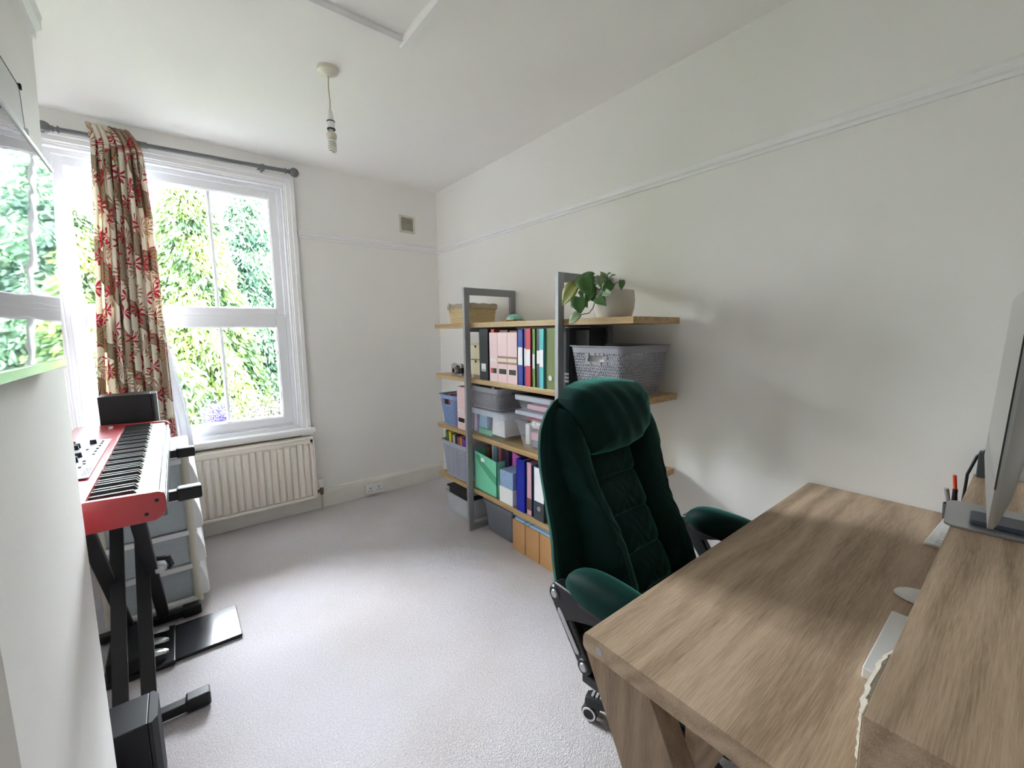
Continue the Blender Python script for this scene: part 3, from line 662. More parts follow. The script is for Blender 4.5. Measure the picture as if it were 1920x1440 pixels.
st = thing('keyboard_stand', 'black double braced cross stand under the red stage piano', 'stand', (-2.09, -1.275, 0))
for y in (-1.6, -.95):
    g = G(); g.box(-2.34, -1.935, y-.019, y+.019, .012, .045); part('foot_bar', g, BLKM, st, .004, smooth=False)
    part('foot_cap', G().box(-1.965, -1.893, y-.0245, y+.0245, .006, .055), BLK, st, .006, smooth=False)
    part('foot_cap', G().box(-2.37, -2.31, y-.0245, y+.0245, .006, .055), BLK, st, .006, smooth=False)
    g = G(); g.box(-2.32, -1.915, y-.016, y+.016, .788, .822); part('support_arm', g, BLKM, st, .004, smooth=False)
    part('arm_pad', G().box(-1.925, -1.856, y-.022, y+.022, .783, .829), BLK, st, .007, smooth=False)
for (x, a, b) in ((-2.062, (-1.6, .05), (-.95, .785)), (-2.135, (-1.6, .05), (-.95, .785)), (-2.036, (-.95, .05), (-1.6, .785)), (-2.161, (-.95, .05), (-1.6, .785))):
    part('leg', G().bar((x, a[0], a[1]), (x, b[0], b[1]), .022, .042, up=(0, 1, 0) if False else (1, 0, 0)), BLKM, st, .003, smooth=False)
g = G(); g.lathe([(.001, 0), (.024, 0), (.026, .010), (.022, .028), (.012, .034), (.001, .035)], (-2.024, -1.275, .425), 'x', 8); part('lock_knob', g, SILVP, st)
g = G(); g.tube([(-2.07, -1.25, .425), (-2.02, -1.24, .445), (-1.985, -1.235, .44), (-1.975, -1.235, .405), (-1.985, -1.235, .39)], [.011, .012, .012, .010, .007], 8); part('release_lever', g, BLK, st)

# sustain pedal unit with three pedals and its mat
pdl = thing('pedal_unit', 'black pedal box with three silver pedals under the stage piano', 'pedals', (-2.12, -1.16, 0))
part('base_plate', G().box(-2.215, -1.995, -1.300, -1.020, .003, .022), BLK, pdl, .004, smooth=False)
part('housing', G().prism([(-2.20, .022), (-2.085, .022), (-2.095, .085), (-2.20, .095)], 'y', -1.29, -1.03), BLK, pdl, .006, smooth=False)
for y in (-1.075, -1.160, -1.245):
    g = G(); rings = []
    for t in range(11):
        u = t/10; x = -2.10+.085*u; w_ = .016+.010*sin(pi*min(1, u*1.1)) if u < .9 else .020*math.sqrt(max(.02, 1-((u-.7)/.3)**2))
        z = .052-.012*u+.006*sin(pi*u)
        rings.append([(x, y-w_, z), (x, y-w_*.6, z+.007), (x, y+w_*.6, z+.007), (x, y+w_, z), (x, y+w_*.6, z-.005), (x, y-w_*.6, z-.005)])
    g.rings(rings); part('pedal', g, SILV, pdl)
solo('pedal_mat', G().box(-1.997, -1.760, -1.284, -1.022, .002, .016), BLKG, 'glossy black rectangular plate on the carpet in front of the pedals', 'mat', bevel=.003, smooth=False)
pts = [(-2.30, -1.70, .006)]+[(-2.15+.075*cos(R(a)), -1.56+.085*sin(R(a)), .006) for a in range(-150, 130, 14)]+[(-2.28, -1.42, .006)]
solo('cable', G().tube(pts, .004, 6), BLK, 'thin black cable looping on the carpet under the stage piano', 'cable')

# plastic drawer tower beneath the keyboard
dt = thing('drawer_tower', 'white plastic four drawer tower under the stage piano', 'drawers', (-2.06, -.65, 0))
TX0, TX1, TY0, TY1, TZ = -2.245, -1.895, -.855, -.375, .768
cor = [(TX0, TY0), (TX1, TY0), (TX1, TY1), (TX0, TY1)]
for (x, y) in ((TX0+.02, TY0+.018), (TX1-.004, TY0+.018), (TX1-.004, TY1-.018), (TX0+.02, TY1-.018)):
    part('post', G().lathe([(.019, .0), (.019, TZ-.01)], (x, y, 0.004), 'z', 14), CREAMP, dt)
part('top', G().box(TX0, TX1+.02, TY0-.006, TY1, TZ-.012, TZ+.006), WHT, dt, .008, smooth=False)
part('base', G().box(TX0, TX1+.01, TY0, TY1, .010, .034), WHT, dt, .006, smooth=False)
lv = [.036, .213, .388, .572, .752]
for i, (za, zb) in enumerate(zip(lv, lv[1:])):
    part('side_rail', G().box(TX0+.02, TX1-.01, TY0+.004, TY0+.012, zb-.026, zb-.002), WHT, dt, .002, smooth=False)
    part('shelf_plate', G().box(TX0+.02, TX1-.01, TY0+.012, TY1-.01, zb-.012, zb-.006), WHT, dt, smooth=False) if i < 3 else None
    g = G(); x0, x1, y0, y1 = TX0+.03, TX1-.004, TY0+.022, TY1-.022
    g.box(x0, x1, y0, y0+.004, za, zb-.03); g.box(x0, x1, y1-.004, y1, za, zb-.03); g.box(x0, x1, y0, y1, za, za+.004); g.box(x0, x0+.004, y0, y1, za, zb-.03)
    d = part('drawer', g, FROST, dt, smooth=False)
    gf = G(); hh = zb-za-.012; prf = [(TX1-.004, za), (TX1+.036, za), (TX1+.044, za+.012), (TX1+.040, za+hh*.4), (TX1+.026, za+hh*.75), (TX1+.012, za+hh-.006), (TX1+.010, za+hh), (TX1-.004, za+hh)]
    gf.prism(prf, 'y', TY0+.004, TY1-.004); part('drawer_front', gf, WHT, d, .004)
for i, (nm, c, lab, cat, dims) in enumerate((('cloth_pile', C['aqua'], 'folded aqua cloth in the second drawer down of the plastic tower', 'cloth', (-2.19, -1.97, -.81, -.5, .397, .50)),
                                           ('cable_bundle', C['charcoal_card'], 'dark bundled cables in the drawer above the bottom one', 'cables', (-2.20, -1.93, -.81, -.5, .220, .33)),
                                           ('dark_pouch', C['charcoal_card'], 'dark pouch in the bottom drawer of the plastic tower', 'pouch', (-2.20, -1.95, -.81, -.5, .041, .14)))):
    x0, x1, y0, y1, z0, z1 = dims
    g = G(); g.cushion(dense(rrect(x1-x0, y1-y0, .05, 4, (x0+x1)/2, (y0+y1)/2), .03), lambda a, b_, h, z0=z0: (a, b_, z0+max(h, 0)), z1-z0, 3, 1.6, 8, extra=lambda a, b_, t: .012*sin(a*60)*sin(b_*47)*(1-t))
    solo(nm, g, c, lab, cat)

# two black loudspeakers
def speaker(label, x0, x1, y0, y1, z0, z1):
    t = thing('loudspeaker', label, 'speaker', ((x0+x1)/2, (y0+y1)/2, z0))
    part('cabinet', G().box(x0, x1-.022, y0, y1, z0+.006, z1), mat('black_vinyl_cabinet', (14, 15, 20), .45, var=.08, spec=.35), t, .003, smooth=False)
    part('front_baffle', G().prism([(x1-.021, y0), (x1-.012, y0), (x1, y0+.018), (x1, y1-.018), (x1-.012, y1), (x1-.021, y1)], 'z', z0+.006, z1), mat('dark_speaker_grille', (22, 22, 26), .6, var=.15), t, .001, smooth=False)
    for (a, b_) in ((x0+.015, y0+.015), (x1-.04, y0+.015), (x0+.015, y1-.015), (x1-.04, y1-.015)): part('rubber_foot', G().lathe([(.008, 0), (.008, .007)], (a, b_, z0), 'z', 8), BLK, t)
speaker('black loudspeaker on the carpet by the chimney corner', -2.245, -2.018, -1.915, -1.778, 0, .252)
speaker('black loudspeaker standing behind the far end of the stage piano', -2.208, -1.985, -.535, -.395, .775, 1.047)

# ================================================================ SHELVING
XS = -.384; SZ = (1.406, 1.045, .673, .296)
sh = thing('shelving_unit', 'four tier oak board shelving unit with grey metal frames on the right wall', 'shelves', (-.2, -1.47, 0))
for z in SZ: part('shelf', G().box(XS, -.022, -2.335, -.612, z-.030, z), OAKS, sh, .0015, smooth=False)
for yf in (-1.078, -1.922):
    fr_ = G(); t = .024
    y0, y1 = yf-t/2, yf+t/2; X0, X1 = -.425, -.006; w_ = .040
    top = 1.630
    fr_.box(X0, X0+w_, y0, y1, 0, top); fr_.box(X1-w_, X1, y0, y1, 0, top); fr_.box(X0+w_, X1-w_, y0, y1, top-.045, top); fr_.box(X0+w_, X1-w_, y0, y1, 0, .035)
    # shelf bearers
    for z in SZ: fr_.box(X0+w_, X1-w_, y0, y1, z-.058, z-.031)
    part('frame', fr_, STEEL, sh, .002, smooth=False)
# --- generic contents
def hole_ring(parent, x, y, z, r=.011):
    part('finger_hole', G().lathe([(.001, 0), (r, 0), (r, -.0015), (.001, -.0015)], (x, y, z), 'x', 16), BLK, parent)
    part('hole_ring', G().lathe([(r, 0), (r+.003, 0), (r+.003, -.003), (r, -.003)], (x, y, z), 'x', 16), SILV, parent)
def binder(name, label, y0, y1, z0, h, m, xf=XS+.012, depth=.275, lab=None, hole=None, cat='binder', group='files on the second shelf', edge=None, clearlab=False, lean=0):
    t = thing(name, label, cat, (xf+depth/2, (y0+y1)/2, z0), group=group)
    y0, y1 = min(y0, y1)+.0008, max(y0, y1)-.0008
    g = G(); g.box(xf, xf+.003, y0, y1, z0, z0+h); g.box(xf, xf+depth, y0, y0+.0025, z0, z0+h); g.box(xf, xf+depth, y1-.0025, y1, z0, z0+h)
    part('cover', g, m, t, smooth=False)
    part('paper', G().box(xf+.02, xf+depth-.01, y0+.004, y1-.004, z0+.004, z0+h-.02), PAPER, t, smooth=False)
    if lab:
        za, zb = lab; part('spine_label', G().box(xf-.0012, xf, y0+.003, y1-.003, z0+za, z0+zb), PAPER, t, smooth=False, label='white spine label')
    if hole: hole_ring(t, xf, (y0+y1)/2, z0+hole)
    return t
# second shelf --------------------------------------------------------------
Z = SZ[1]
# camera
cm = thing('camera_body', 'small vintage silver and black camera on the second shelf end', 'camera', (-.33, -.85, Z))
part('body', G().prism(rrect(.13, .035, .012, 3, -.85, -.338)and[(b_, a) for a, b_ in rrect(.130, .036, .012, 3, -.85, -.338)], 'z', Z+.016, Z+.056), BLK, cm)
for z0, z1 in ((Z, Z+.016), (Z+.056, Z+.078)): part('chrome_plate', G().prism([(b_, a) for a, b_ in rrect(.132, .037, .012, 3, -.85, -.338)], 'z', z0, z1), SILV, cm)
part('lens', G().lathe([(.001, 0), (.026, 0), (.027, -.010), (.024, -.026), (.019, -.028), (.018, -.022), (.001, -.020)], (-.356, -.862, Z+.038), 'x', 22), SILV, cm)
part('lens_glass', G().lathe([(.001, -.021), (.017, -.021), (.017, -.023), (.001, -.025)], (-.356, -.862, Z+.038), 'x', 20), BLKG, cm)
part('viewfinder', G().box(-.3595, -.356, -.885, -.862, Z+.060, Z+.073), BLKG, cm, smooth=False)
part('viewfinder', G().box(-.3595, -.356, -.905, -.892, Z+.060, Z+.070), BLKG, cm, smooth=False)
for y, r in ((-.80, .009), (-.825, .006), (-.90, .008)): part('dial', G().lathe([(.001, .007), (r, .007), (r, 0), (.001, 0)], (-.338, y, Z+.078), 'z', 14), SILV, cm)
# mini wooden chest
mc = thing('mini_chest', 'small pale wood chest with two drawers beside the black binder', 'chest', (-.27, -1.13, Z))
framebox(g := G(), -1.158, -1.030, Z+.022, Z+.225, .006, -.345, -.15); g.v = [(b_, a, c) for a, b_, c in g.v]
# (frame built in x/y swapped order)
part('carcass', g, C['cream_wood'], mc, smooth=False)
for za, zb in ((Z+.029, Z+.120), (Z+.126, Z+.218)):
    d = part('drawer', G().box(-.350, -.16, -1.151, -1.037, za, zb), C['cream_wood'], mc, .002, smooth=False)
    part('finger_notch', G().prism([(-1.094-.011, zb-.003), (-1.094-.009, zb-.013), (-1.094, zb-.019), (-1.094+.009, zb-.013), (-1.094+.011, zb-.003)], 'x', -.3515, -.350), BLK, d, smooth=False)
for y in (-1.15, -1.052):
    for x in (-.34, -.18): part('foot', G().box(x, x+.014, y, y+.016, Z, Z+.022), C['cream_wood'], mc, smooth=False)
b1 = binder('lever_arch_file', 'black binder with a small white label holder beside the mini wooden chest', -1.172, -1.268, Z, .320, C['black_card'])
part('label_holder', G().box(XS+.0095, XS+.012, -1.245, -1.195, Z+.055, Z+.105), SILVP, b1, smooth=False); part('spine_label', G().box(XS+.0085, XS+.0095, -1.242, -1.198, Z+.070, Z+.103), PAPER, b1, smooth=False)
def magfile(label, y0, y1, z0, m, h=.298, depth=.25, xf=XS+.010, contents=(), band=None, slot=True, group='pink magazine files', full=True):
    t = thing('magazine_file', label, 'magazine file', (xf+depth/2, (y0+y1)/2, z0), group=group); y0, y1 = min(y0, y1)+.001, max(y0, y1)-.001
    g = G(); g.box(xf, xf+.003, y0, y1, z0, z0+h)
    for a, b_ in ((y0, y0+.0025), (y1-.0025, y1)): g.prism([(xf+.003, z0), (xf+depth, z0), (xf+depth, z0+h*.45), (xf+depth*.6, z0+h*.52), (xf+depth*.35, z0+h), (xf+.003, z0+h)], 'y', a, b_)
    g.box(xf+.003, xf+depth, y0, y1, z0, z0+.003); part('card_body', g, m, t, smooth=False)
    if band: 
        part('printed_band', G().box(xf-.001, xf, y0+.001, y1-.001, z0+.112, z0+.158), C['dusty_rose'], t, smooth=False); part('spine_label', G().box(xf-.0018, xf-.001, y0+.001, y1-.001, z0+.124, z0+.146), C['beige_paper'], t, smooth=False)
    else: part('spine_label', G().box(xf-.001, xf, y0+.012, y1-.010, z0+.125, z0+.140), PAPER, t, smooth=False)
    if slot:
        part('window_slot', G().box(xf-.001, xf+.0, y0+.010, y1-.014, z0+.052, z0+.082), BLK, t, smooth=False)
    return t
m1 = magfile('leftmost pink magazine file, a red folder showing above it', -1.285, -1.367, Z, PINKF)
part('slot_cover', G().box(XS+.008, XS+.009, -1.325, -1.300, Z+.054, Z+.080), C['red_card'], m1, smooth=False)
solo('red_folder', G().box(XS+.018, XS+.20, -1.325, -1.292, Z+.004, Z+.318), C['red_card'], 'red folder standing in the leftmost pink magazine file', 'folder', smooth=False)
magfile('middle pink magazine file with rose label band', -1.3675, -1.463, Z, PINKF, band=1)
magfile('right pink magazine file with rose label band beside the blue binder', -1.464, -1.553, Z, PINKF, band=1)
solo('maroon_folder', G().box(XS+.02, XS+.20, -1.455, -1.378, Z+.004, Z+.312), C['brown_card'], 'maroon folders standing in the middle pink magazine file', 'folder', smooth=False)
solo('brown_folder', G().box(XS+.02, XS+.20, -1.545, -1.475, Z+.004, Z+.308), C['brown_card'], 'brown folders standing in the right pink magazine file', 'folder', smooth=False)
binder('ring_binder', 'royal blue ring binder beside the pink magazine files', -1.558, -1.603, Z, .315, C['royal_blue_plastic'], lab=(.115, .215))
binder('ring_binder', 'narrow purple ring binder left of the crimson one', -1.612, -1.634, Z, .318, C['purple_plastic'], lab=(.11, .21))
binder('ring_binder', 'crimson ring binder with a white spine label', -1.635, -1.678, Z, .318, C['crimson_plastic'], lab=(.115, .205), xf=XS+.004)
binder('ring_binder', 'leaf green ring binder right of the crimson one', -1.680, -1.706, Z, .316, C['leaf_green_plastic'], lab=(.10, .18))
binder('ring_binder', 'dusky purple ring binder left of the teal one', -1.716, -1.747, Z, .316, C['dusky_purple_plastic'], lab=(.13, .20))
binder('ring_binder', 'teal ring binder beside the olive lever arch file', -1.748, -1.785, Z, .316, C['teal_plastic'], lab=(.115, .205), xf=XS+.002)
binder('lever_arch_file', 'olive green lever arch file with a round finger hole', -1.787, -1.862, Z, .318, C['olive_card'], hole=.06)
dk = binder('lever_arch_file', 'charcoal lever arch file just right of the second frame post', -1.880, -1.962, Z, .318, C['charcoal_card'])
for i, z in enumerate((.048, .066, .084)): part('spine_label', G().box(XS+.0105, XS+.012, -1.955, -1.930, Z+z, Z+z+.011), PAPER, dk, smooth=False)
solo('ruler', G().box(-.375, -.20, -1.945, -1.925, Z+.3185, Z+.3225), WHT, 'white plastic strip lying on the charcoal lever arch file', 'ruler', smooth=False)
mb_ = magfile('black magazine file with a slanted top behind the large grey basket', -1.965, -2.060, Z, C['black_card'], h=.305, xf=XS+.04, slot=False, group='black files')
# open plastic baskets -------------------------------------------------------
def basket(label, x0, x1, y0, y1, z0, h, m, taper=.03, cell=.0155, handle=('x',), group=None, fine=None, stripe=False):
    """tapered box, rounded corners, walls of moulded lattice with real holes"""
    cx, cy = (x0+x1)/2, (y0+y1)/2; t = thing('storage_basket', label, 'basket', (cx, cy, z0), group=group)
    W, D = abs(x1-x0), abs(y1-y0); r = .035
    def loop(z):
        k = 1-taper/min(W, D)*2*(1-(z-z0)/h); return k
    per = dense(rrect(W, D, r, 5), .004); n = len(per)
    cum = [0]
    for i in range(n): cum.append(cum[-1]+math.dist(per[i], per[(i+1) % n]))
    T = cum[-1]
    def P(s, z, off=0):
        s %= T; lo = 0
        import bisect
        i = bisect.bisect_right(cum, s)-1; i = min(i, n-1); f = (s-cum[i])/(cum[i+1]-cum[i]); a = per[i]; b_ = per[(i+1) % n]
        x = a[0]+(b_[0]-a[0])*f; y = a[1]+(b_[1]-a[1])*f; k = loop(z)
        return (cx+x*k, cy+y*k, z)
    # solid rim and foot
    g = G(); rings = []
    pr = per[::3]
    for dz, o in ((h-.030, 0), (h-.004, .0), (h-.003, .007), (h+.002, .008), (h+.002, -.001), (h-.030, -.003)):
        k = loop(z0+dz); rings.append([(cx+p[0]*(k+o/W*2), cy+p[1]*(k+o/D*2), z0+dz) for p in pr])
    g.rings(rings, cap=False); part('rim', g, m, t)
    g = G(); rings = []
    for dz in (0, .012):
        k = loop(z0+dz); rings.append([(cx+p[0]*k, cy+p[1]*k, z0+dz) for p in pr])
    g.rings(rings, cap=False); k = loop(z0)
    b_ = len(g.v); g.v += [(cx+p[0]*k, cy+p[1]*k, z0+.003) for p in pr]; g.f.append(tuple(range(b_, b_+len(pr)))); part('base', g, m, t)
    # lattice
    g = G(); za, zb = z0+.012, z0+h-.030; nr = max(3, int((zb-za)/cell)); nc = int(T/cell)
    hx = -W/2
    for j in range(nr):
        zz0 = za+(zb-za)*j/nr; zz1 = za+(zb-za)*(j+1)/nr
        for i in range(nc):
            sa = T*(i+.5*(j % 2))/nc; sb = sa+T/nc
            c = [P(sa, zz0), P(sb, zz0), P(sb, zz1), P(sa, zz1)]
            mid = P((sa+sb)/2, (zz0+zz1)/2)
            # solid zone round the handle opening
            solid = False
            if 'x' in handle and zz0 > z0+h*.62 and abs(mid[1]-cy) < .062 and abs(mid[0]-cx) > W*.4:
                if z0+h*.70 < mid[2] < z0+h*.84 and abs(mid[1]-cy) < .046: continue
                solid = True
            if 'y' in handle and zz0 > z0+h*.66 and abs(mid[0]-cx) < .055 and abs(mid[1]-cy) > D*.4:
                if z0+h*.70 < mid[2] < z0+h*.84 and abs(mid[0]-cx) < .046: continue
                solid = True
            b_ = len(g.v); g.v += c
            if solid: g.f.append((b_, b_+1, b_+2, b_+3)); continue
            dz = zz1-zz0; ds = sb-sa
            if stripe: hp = [(.06, .08), (.56, .18), (.94, .92), (.44, .82)]
            elif (i+j) % 2: hp = [(.12, .16), (.90, .16), (.54, .88), (.46, .88)]
            else: hp = [(.46, .12), (.54, .12), (.88, .84), (.12, .84)]
            g.v += [P(sa+ds*u, zz0+dz*v) for u, v in hp]
            for q in range(4): g.f.append((b_+q, b_+(q+1) % 4, b_+4+(q+1) % 4, b_+4+q))
    o = part('lattice_wall', g, m, t, smooth=False, kind='stuff'); s_ = o.modifiers.new('thick', 'SOLIDIFY'); s_.thickness = .003; s_.offset = -1
    return t
big = basket('large grey lattice basket on the right end of the second shelf', -.395, -.03, -2.300, -1.975-.0, Z, .232, BASKG, handle=('x',), cell=.0128)
solo('paper_sheaf', G().box(-.36, -.08, -2.24, -2.03, Z+.03, Z+.185), PAPER, 'sheaf of white papers inside the large grey lattice basket', 'paper', smooth=False)
# third shelf ------------------------------------------------------------------
Z = SZ[2]
basket('blue grey lattice basket on the left end of the third shelf', -.385, -.05, -.868, -.640, Z, .225, BASKB, cell=.013, stripe=True, taper=.018)
for i, (ya, yb, c, nm) in enumerate(((-.70, -.665, 'brown_card', 'maroon'), (-.76, -.715, 'dusty_rose', 'dusty pink'), (-.83, -.775, 'brown_card', 'dark brown'))):
    solo('notebook', G().box(-.35, -.09, ya, yb, Z+.006, Z+.222+.006*i), C[c], f'{nm} notebook standing in the blue grey basket on the third shelf', 'notebook', bevel=.001, smooth=False)
magfile('pink magazine file beside the blue grey basket on the third shelf', -.882, -.985, Z, PINKF, h=.300, xf=XS+.012, group=None)
solo('dark_book', G().box(-.35, -.14, -.975, -.93, Z+.004, Z+.308), C['brown_card'], 'dark book standing in the pink magazine file on the third shelf', 'book', smooth=False)
def clearbox(label, x0, x1, y0, y1, z0, h, lid=.02, taper=.02, mbox=CLEAR, mlid=LIDP, lidh=.03, r=.03):
    t = thing('storage_box', label, 'box', ((x0+x1)/2, (y0+y1)/2, z0)); cx, cy, W, D = (x0+x1)/2, (y0+y1)/2, x1-x0, abs(y1-y0)
    def loop(w_, d_, rr=r): return rrect(w_, d_, rr, 4, cx, cy)
    g = G(); k = taper*2
    ro = [[(p[0], p[1], z) for p in loop(W-k*(1-(z-z0)/h), D-k*(1-(z-z0)/h))] for z in (z0, z0+.006, z0+h*.5, z0+h-.012)]
    fl = [[(p[0], p[1], z0+h-.012) for p in loop(W+.010, D+.010)], [(p[0], p[1], z0+h) for p in loop(W+.010, D+.010)]]
    g.rings(ro+fl, cap=False); b_ = len(g.v); lo = [(p[0], p[1], z0+.002) for p in loop(W-k, D-k)]; g.v += lo; g.f.append(tuple(range(b_, b_+len(lo))))
    part('tub', g, mbox, t)
    if lid:
        g = G(); g.rings([[(p[0], p[1], z) for p in loop(W+a, D+a)] for z, a in ((z0+h-lidh*.6, .012), (z0+h-lidh*.6+.001, .018), (z0+h+.006, .018), (z0+h+.010, .008), (z0+h+.008, -.01))], cap=False)
        b_ = len(g.v); top = [(p[0], p[1], z0+h+.008) for p in loop(W-.012, D-.012)]; g.v += top; g.f.append(tuple(range(b_, b_+len(top)))); part('lid', g, mlid, t)
    return t
clearbox('wide clear lidded box holding packets under the small grey basket', -.372, -.05, -1.425, -1.018, Z, .172, lidh=.05)
basket('small grey lattice basket stacked on the wide clear box', -.372, -.06, -1.370, -1.045, Z+.183, .140, BASKG, cell=.0118, handle=('y',), taper=.012)
stuffs = [('packet', 'sky blue packet in the wide clear box', 'packet', C['pale_blue_card'], (-.350, -.32, -1.21, -1.12, .05, .155)), ('packet', 'white packet leaning at the right end of the wide clear box', 'packet', PAPER, (-.350, -.16, -1.40, -1.265, .025, .155)),
          ('packet', 'flat mint packet on the floor of the wide clear box', 'packet', C['mint_card'], (-.345, -.12, -1.255, -1.10, .006, .04)), ('packet', 'lilac packet at the left end of the wide clear box', 'packet', C['lilac_card'], (-.345, -.2, -1.09, -1.05, .010, .14))]
for nm, lab, ct, m_, (x0, x1, y0, y1, z0, z1) in stuffs:
    solo(nm, G().hexa([(x0, y0, Z+z0), (x1, y0, Z+z0), (x1, y1, Z+z0), (x0, y1, Z+z0), (x0+.008, y0+.014, Z+z1), (x1, y0+.014, Z+z1), (x1, y1, Z+z1), (x0+.008, y1, Z+z1)]), m_, lab, ct, bevel=.003, smooth=False)
clearbox('tapered clear box with craft packets behind the chair head', -.368, -.06, -1.820, -1.513, Z, .165, lid=0, taper=.035, r=.02)
clearbox('shallow clear box in the middle of the right hand stack', -.362, -.06, -1.825, -1.525, Z+.168, .046, lidh=.022, r=.018)
clearbox('shallow clear box with a dark top layer on the right hand stack', -.362, -.06, -1.825, -1.525, Z+.224, .080, lidh=.032, mlid=clear('smoky_lid', (198, 202, 214), .3, .3), r=.018)
solo('dark_card_sheet', G().box(-.35, -.07, -1.815, -1.535, Z+.3125, Z+.3150), C['black_card'], 'black sheet lying on top of the clear box stack', 'card', smooth=False)
for (nm, lab, m_, (x0, x1, y0, y1, z0, z1)) in [('packet', 'white triangular packet in the tapered clear box', PAPER, (-.325, -.25, -1.60, -1.565, .02, .14)), ('packet', 'crimson striped packet in the tapered clear box', C['pale_pink_card'], (-.33, -.1, -1.78, -1.62, .055, .10)),
                                           ('notebook', 'pink notebook in the top shallow clear box', C['pale_pink_card'], (-.34, -.1, -1.80, -1.60, .235, .262)), ('notebook', 'red notebook in the middle shallow clear box', C['crimson_plastic'], (-.34, -.1, -1.78, -1.58, .176, .182)),
                                           ('packet', 'grey packet at the bottom of the tapered clear box', C['bluish_lid'], (-.31, -.1, -1.77, -1.60, .008, .045))]:
    solo(nm, G().box(x0, x1, y0, y1, Z+z0, Z+z1), m_, lab, nm, bevel=.002, smooth=False)
dots = bpy.data.materials.new('speckled_tape'); dots.use_nodes = True; n = dots.node_tree; vo = n.nodes.new('ShaderNodeTexVoronoi'); vo.inputs['Scale'].default_value = 140; rp = n.nodes.new('ShaderNodeValToRGB'); rp.color_ramp.interpolation = 'CONSTANT'; rp.color_ramp.elements[0].color = (.03, .03, .03, 1); rp.color_ramp.elements[1].position = .35; rp.color_ramp.elements[1].color = (.85, .85, .85, 1)
tcn = n.nodes.new('ShaderNodeTexCoord'); n.links.new(tcn.outputs['Object'], vo.inputs[0]); n.links.new(vo.outputs[0], rp.inputs[0]); n.links.new(rp.outputs[0], n.nodes['Principled BSDF'].inputs['Base Color'])
solo('ribbon_roll', G().lathe([(.012, -.04), (.036, -.04), (.036, .04), (.012, .04)], (-.295, -1.665, Z+.150), 'y', 24), dots, 'black and white speckled ribbon roll in the tapered clear box', 'ribbon')
# fourth shelf -----------------------------------------------------------------
Z = SZ[3]
basket('tall pale grey lattice basket full of booklets on the left of the lowest shelf', -.385, -.04, -1.005, -.655, Z, .262, mat('pale_grey_moulded_plastic', (176, 180, 200), .45, var=.05), cell=.0140, stripe=True, handle=(), taper=.022)
bk = [('dark_green_card', 'dark green', .045, .328), ('yellow_card', 'yellow', .04, .33), ('olive_card', 'olive', .02, .318), ('beige_paper', 'cream', .03, .314), ('navy_card', 'navy', .03, .318), ('dusty_rose', 'dusty pink', .035, .310), ('orange_card', 'amber', .03, .312), ('violet_card', 'violet', .05, .312), ('beige_paper', 'white', .02, .30)]
y = -.69
for i, (c, nm, w_, h_) in enumerate(bk):
    a = .03; solo('booklet', G().hexa([(-.355, y, Z+.006), (-.09, y, Z+.006), (-.09, y-w_*.8, Z+.006), (-.355, y-w_*.8, Z+.006), (-.36, y+.005, Z+h_), (-.09, y+.005, Z+h_), (-.09, y+.005-w_*.8, Z+h_), (-.36, y+.005-w_*.8, Z+h_-.012)]), C[c], f'{nm} booklet in the tall pale grey basket on the lowest shelf' if nm != 'cream' else 'cream booklet between the olive and navy ones in the tall pale grey basket', 'booklet', group='booklets in the tall pale basket', smooth=False)
    y -= w_
gm = thing('magazine_file', 'mint green magazine file on the lowest shelf', 'magazine file', (-.27, -1.21, Z))
g = G(); x0, x1 = -.372, -.10
g.prism([(-1.088, Z), (-1.338, Z), (-1.338, Z+.235), (-1.300, Z+.240), (-1.088, Z+.262)], 'x', x0, x0+.004); g.prism([(x0, Z), (x1, Z), (x1, Z+.09), (-.305, Z+.10), (-.305, Z+.235), (x0, Z+.235)], 'y', -1.338, -1.334); g.box(x0, x0+.09, -1.092, -1.088, Z, Z+.262); g.box(x0, x1, -1.338, -1.088, Z, Z+.004)
part('card_body', g, C['mint_card'], gm, smooth=False)
part('swoosh', G().prism([(-1.10, Z+.235), (-1.14, Z+.245), (-1.20, Z+.20), (-1.334, Z+.135), (-1.334, Z+.08), (-1.25, Z+.12), (-1.15, Z+.18)], 'x', x0-.001, x0), mat('dark_mint_print', (88, 172, 134), .5), gm, smooth=False, label='darker green printed curve')
part('spine_label', G().box(x0-.0016, x0, -1.205, -1.165, Z+.205, Z+.23), PAPER, gm, smooth=False)
# books behind / in the mint file
yy = -1.115
for i, (c, nm, w_, h_, xx) in enumerate([('brown_card', 'dark brown', .045, .285, -.30), ('beige_paper', 'cream', .022, .300, -.28), ('sky_card', 'sky blue', .035, .305, -.28), ('brown_card', 'chestnut', .018, .300, -.28), ('dusty_rose', 'rose', .03, .305, -.28), ('dusky_purple_plastic', 'mauve', .055, .300, -.26)]):
    solo('book', G().box(xx, -.08, yy-w_, yy-.001, Z+.006, Z+min(h_, .30)), C[c], f'{nm} book standing in the mint green magazine file', 'book', group='books in the mint file', bevel=.001, smooth=False); yy -= w_
tis = mat('blue_floral_tissue_print', (150, 176, 214), .55, var=.35, scale=55)
solo('tissue_box', G().box(-.378, -.255, -1.505, -1.372, Z, Z+.100), WHT, 'white box under the blue patterned tissue box', 'box', bevel=.002, smooth=False)
solo('tissue_box', G().box(-.374, -.255, -1.503, -1.374, Z+.101, Z+.205), tis, 'blue patterned tissue box on the lowest shelf', 'tissue box', bevel=.003, smooth=False)
solo('magenta_folder', G().prism([(-1.345, Z), (-1.53, Z), (-1.53, Z+.235), (-1.345, Z+.285)], 'x', -.250, -.236), C['magenta_card'], 'bright pink folder behind the tissue boxes', 'folder', smooth=False)
binder('ring_binder', 'royal blue folder standing on the lowest shelf right of the tissue boxes', -1.545, -1.622, Z, .315, C['royal_blue_plastic'], group=None, xf=XS+.004, depth=.26)
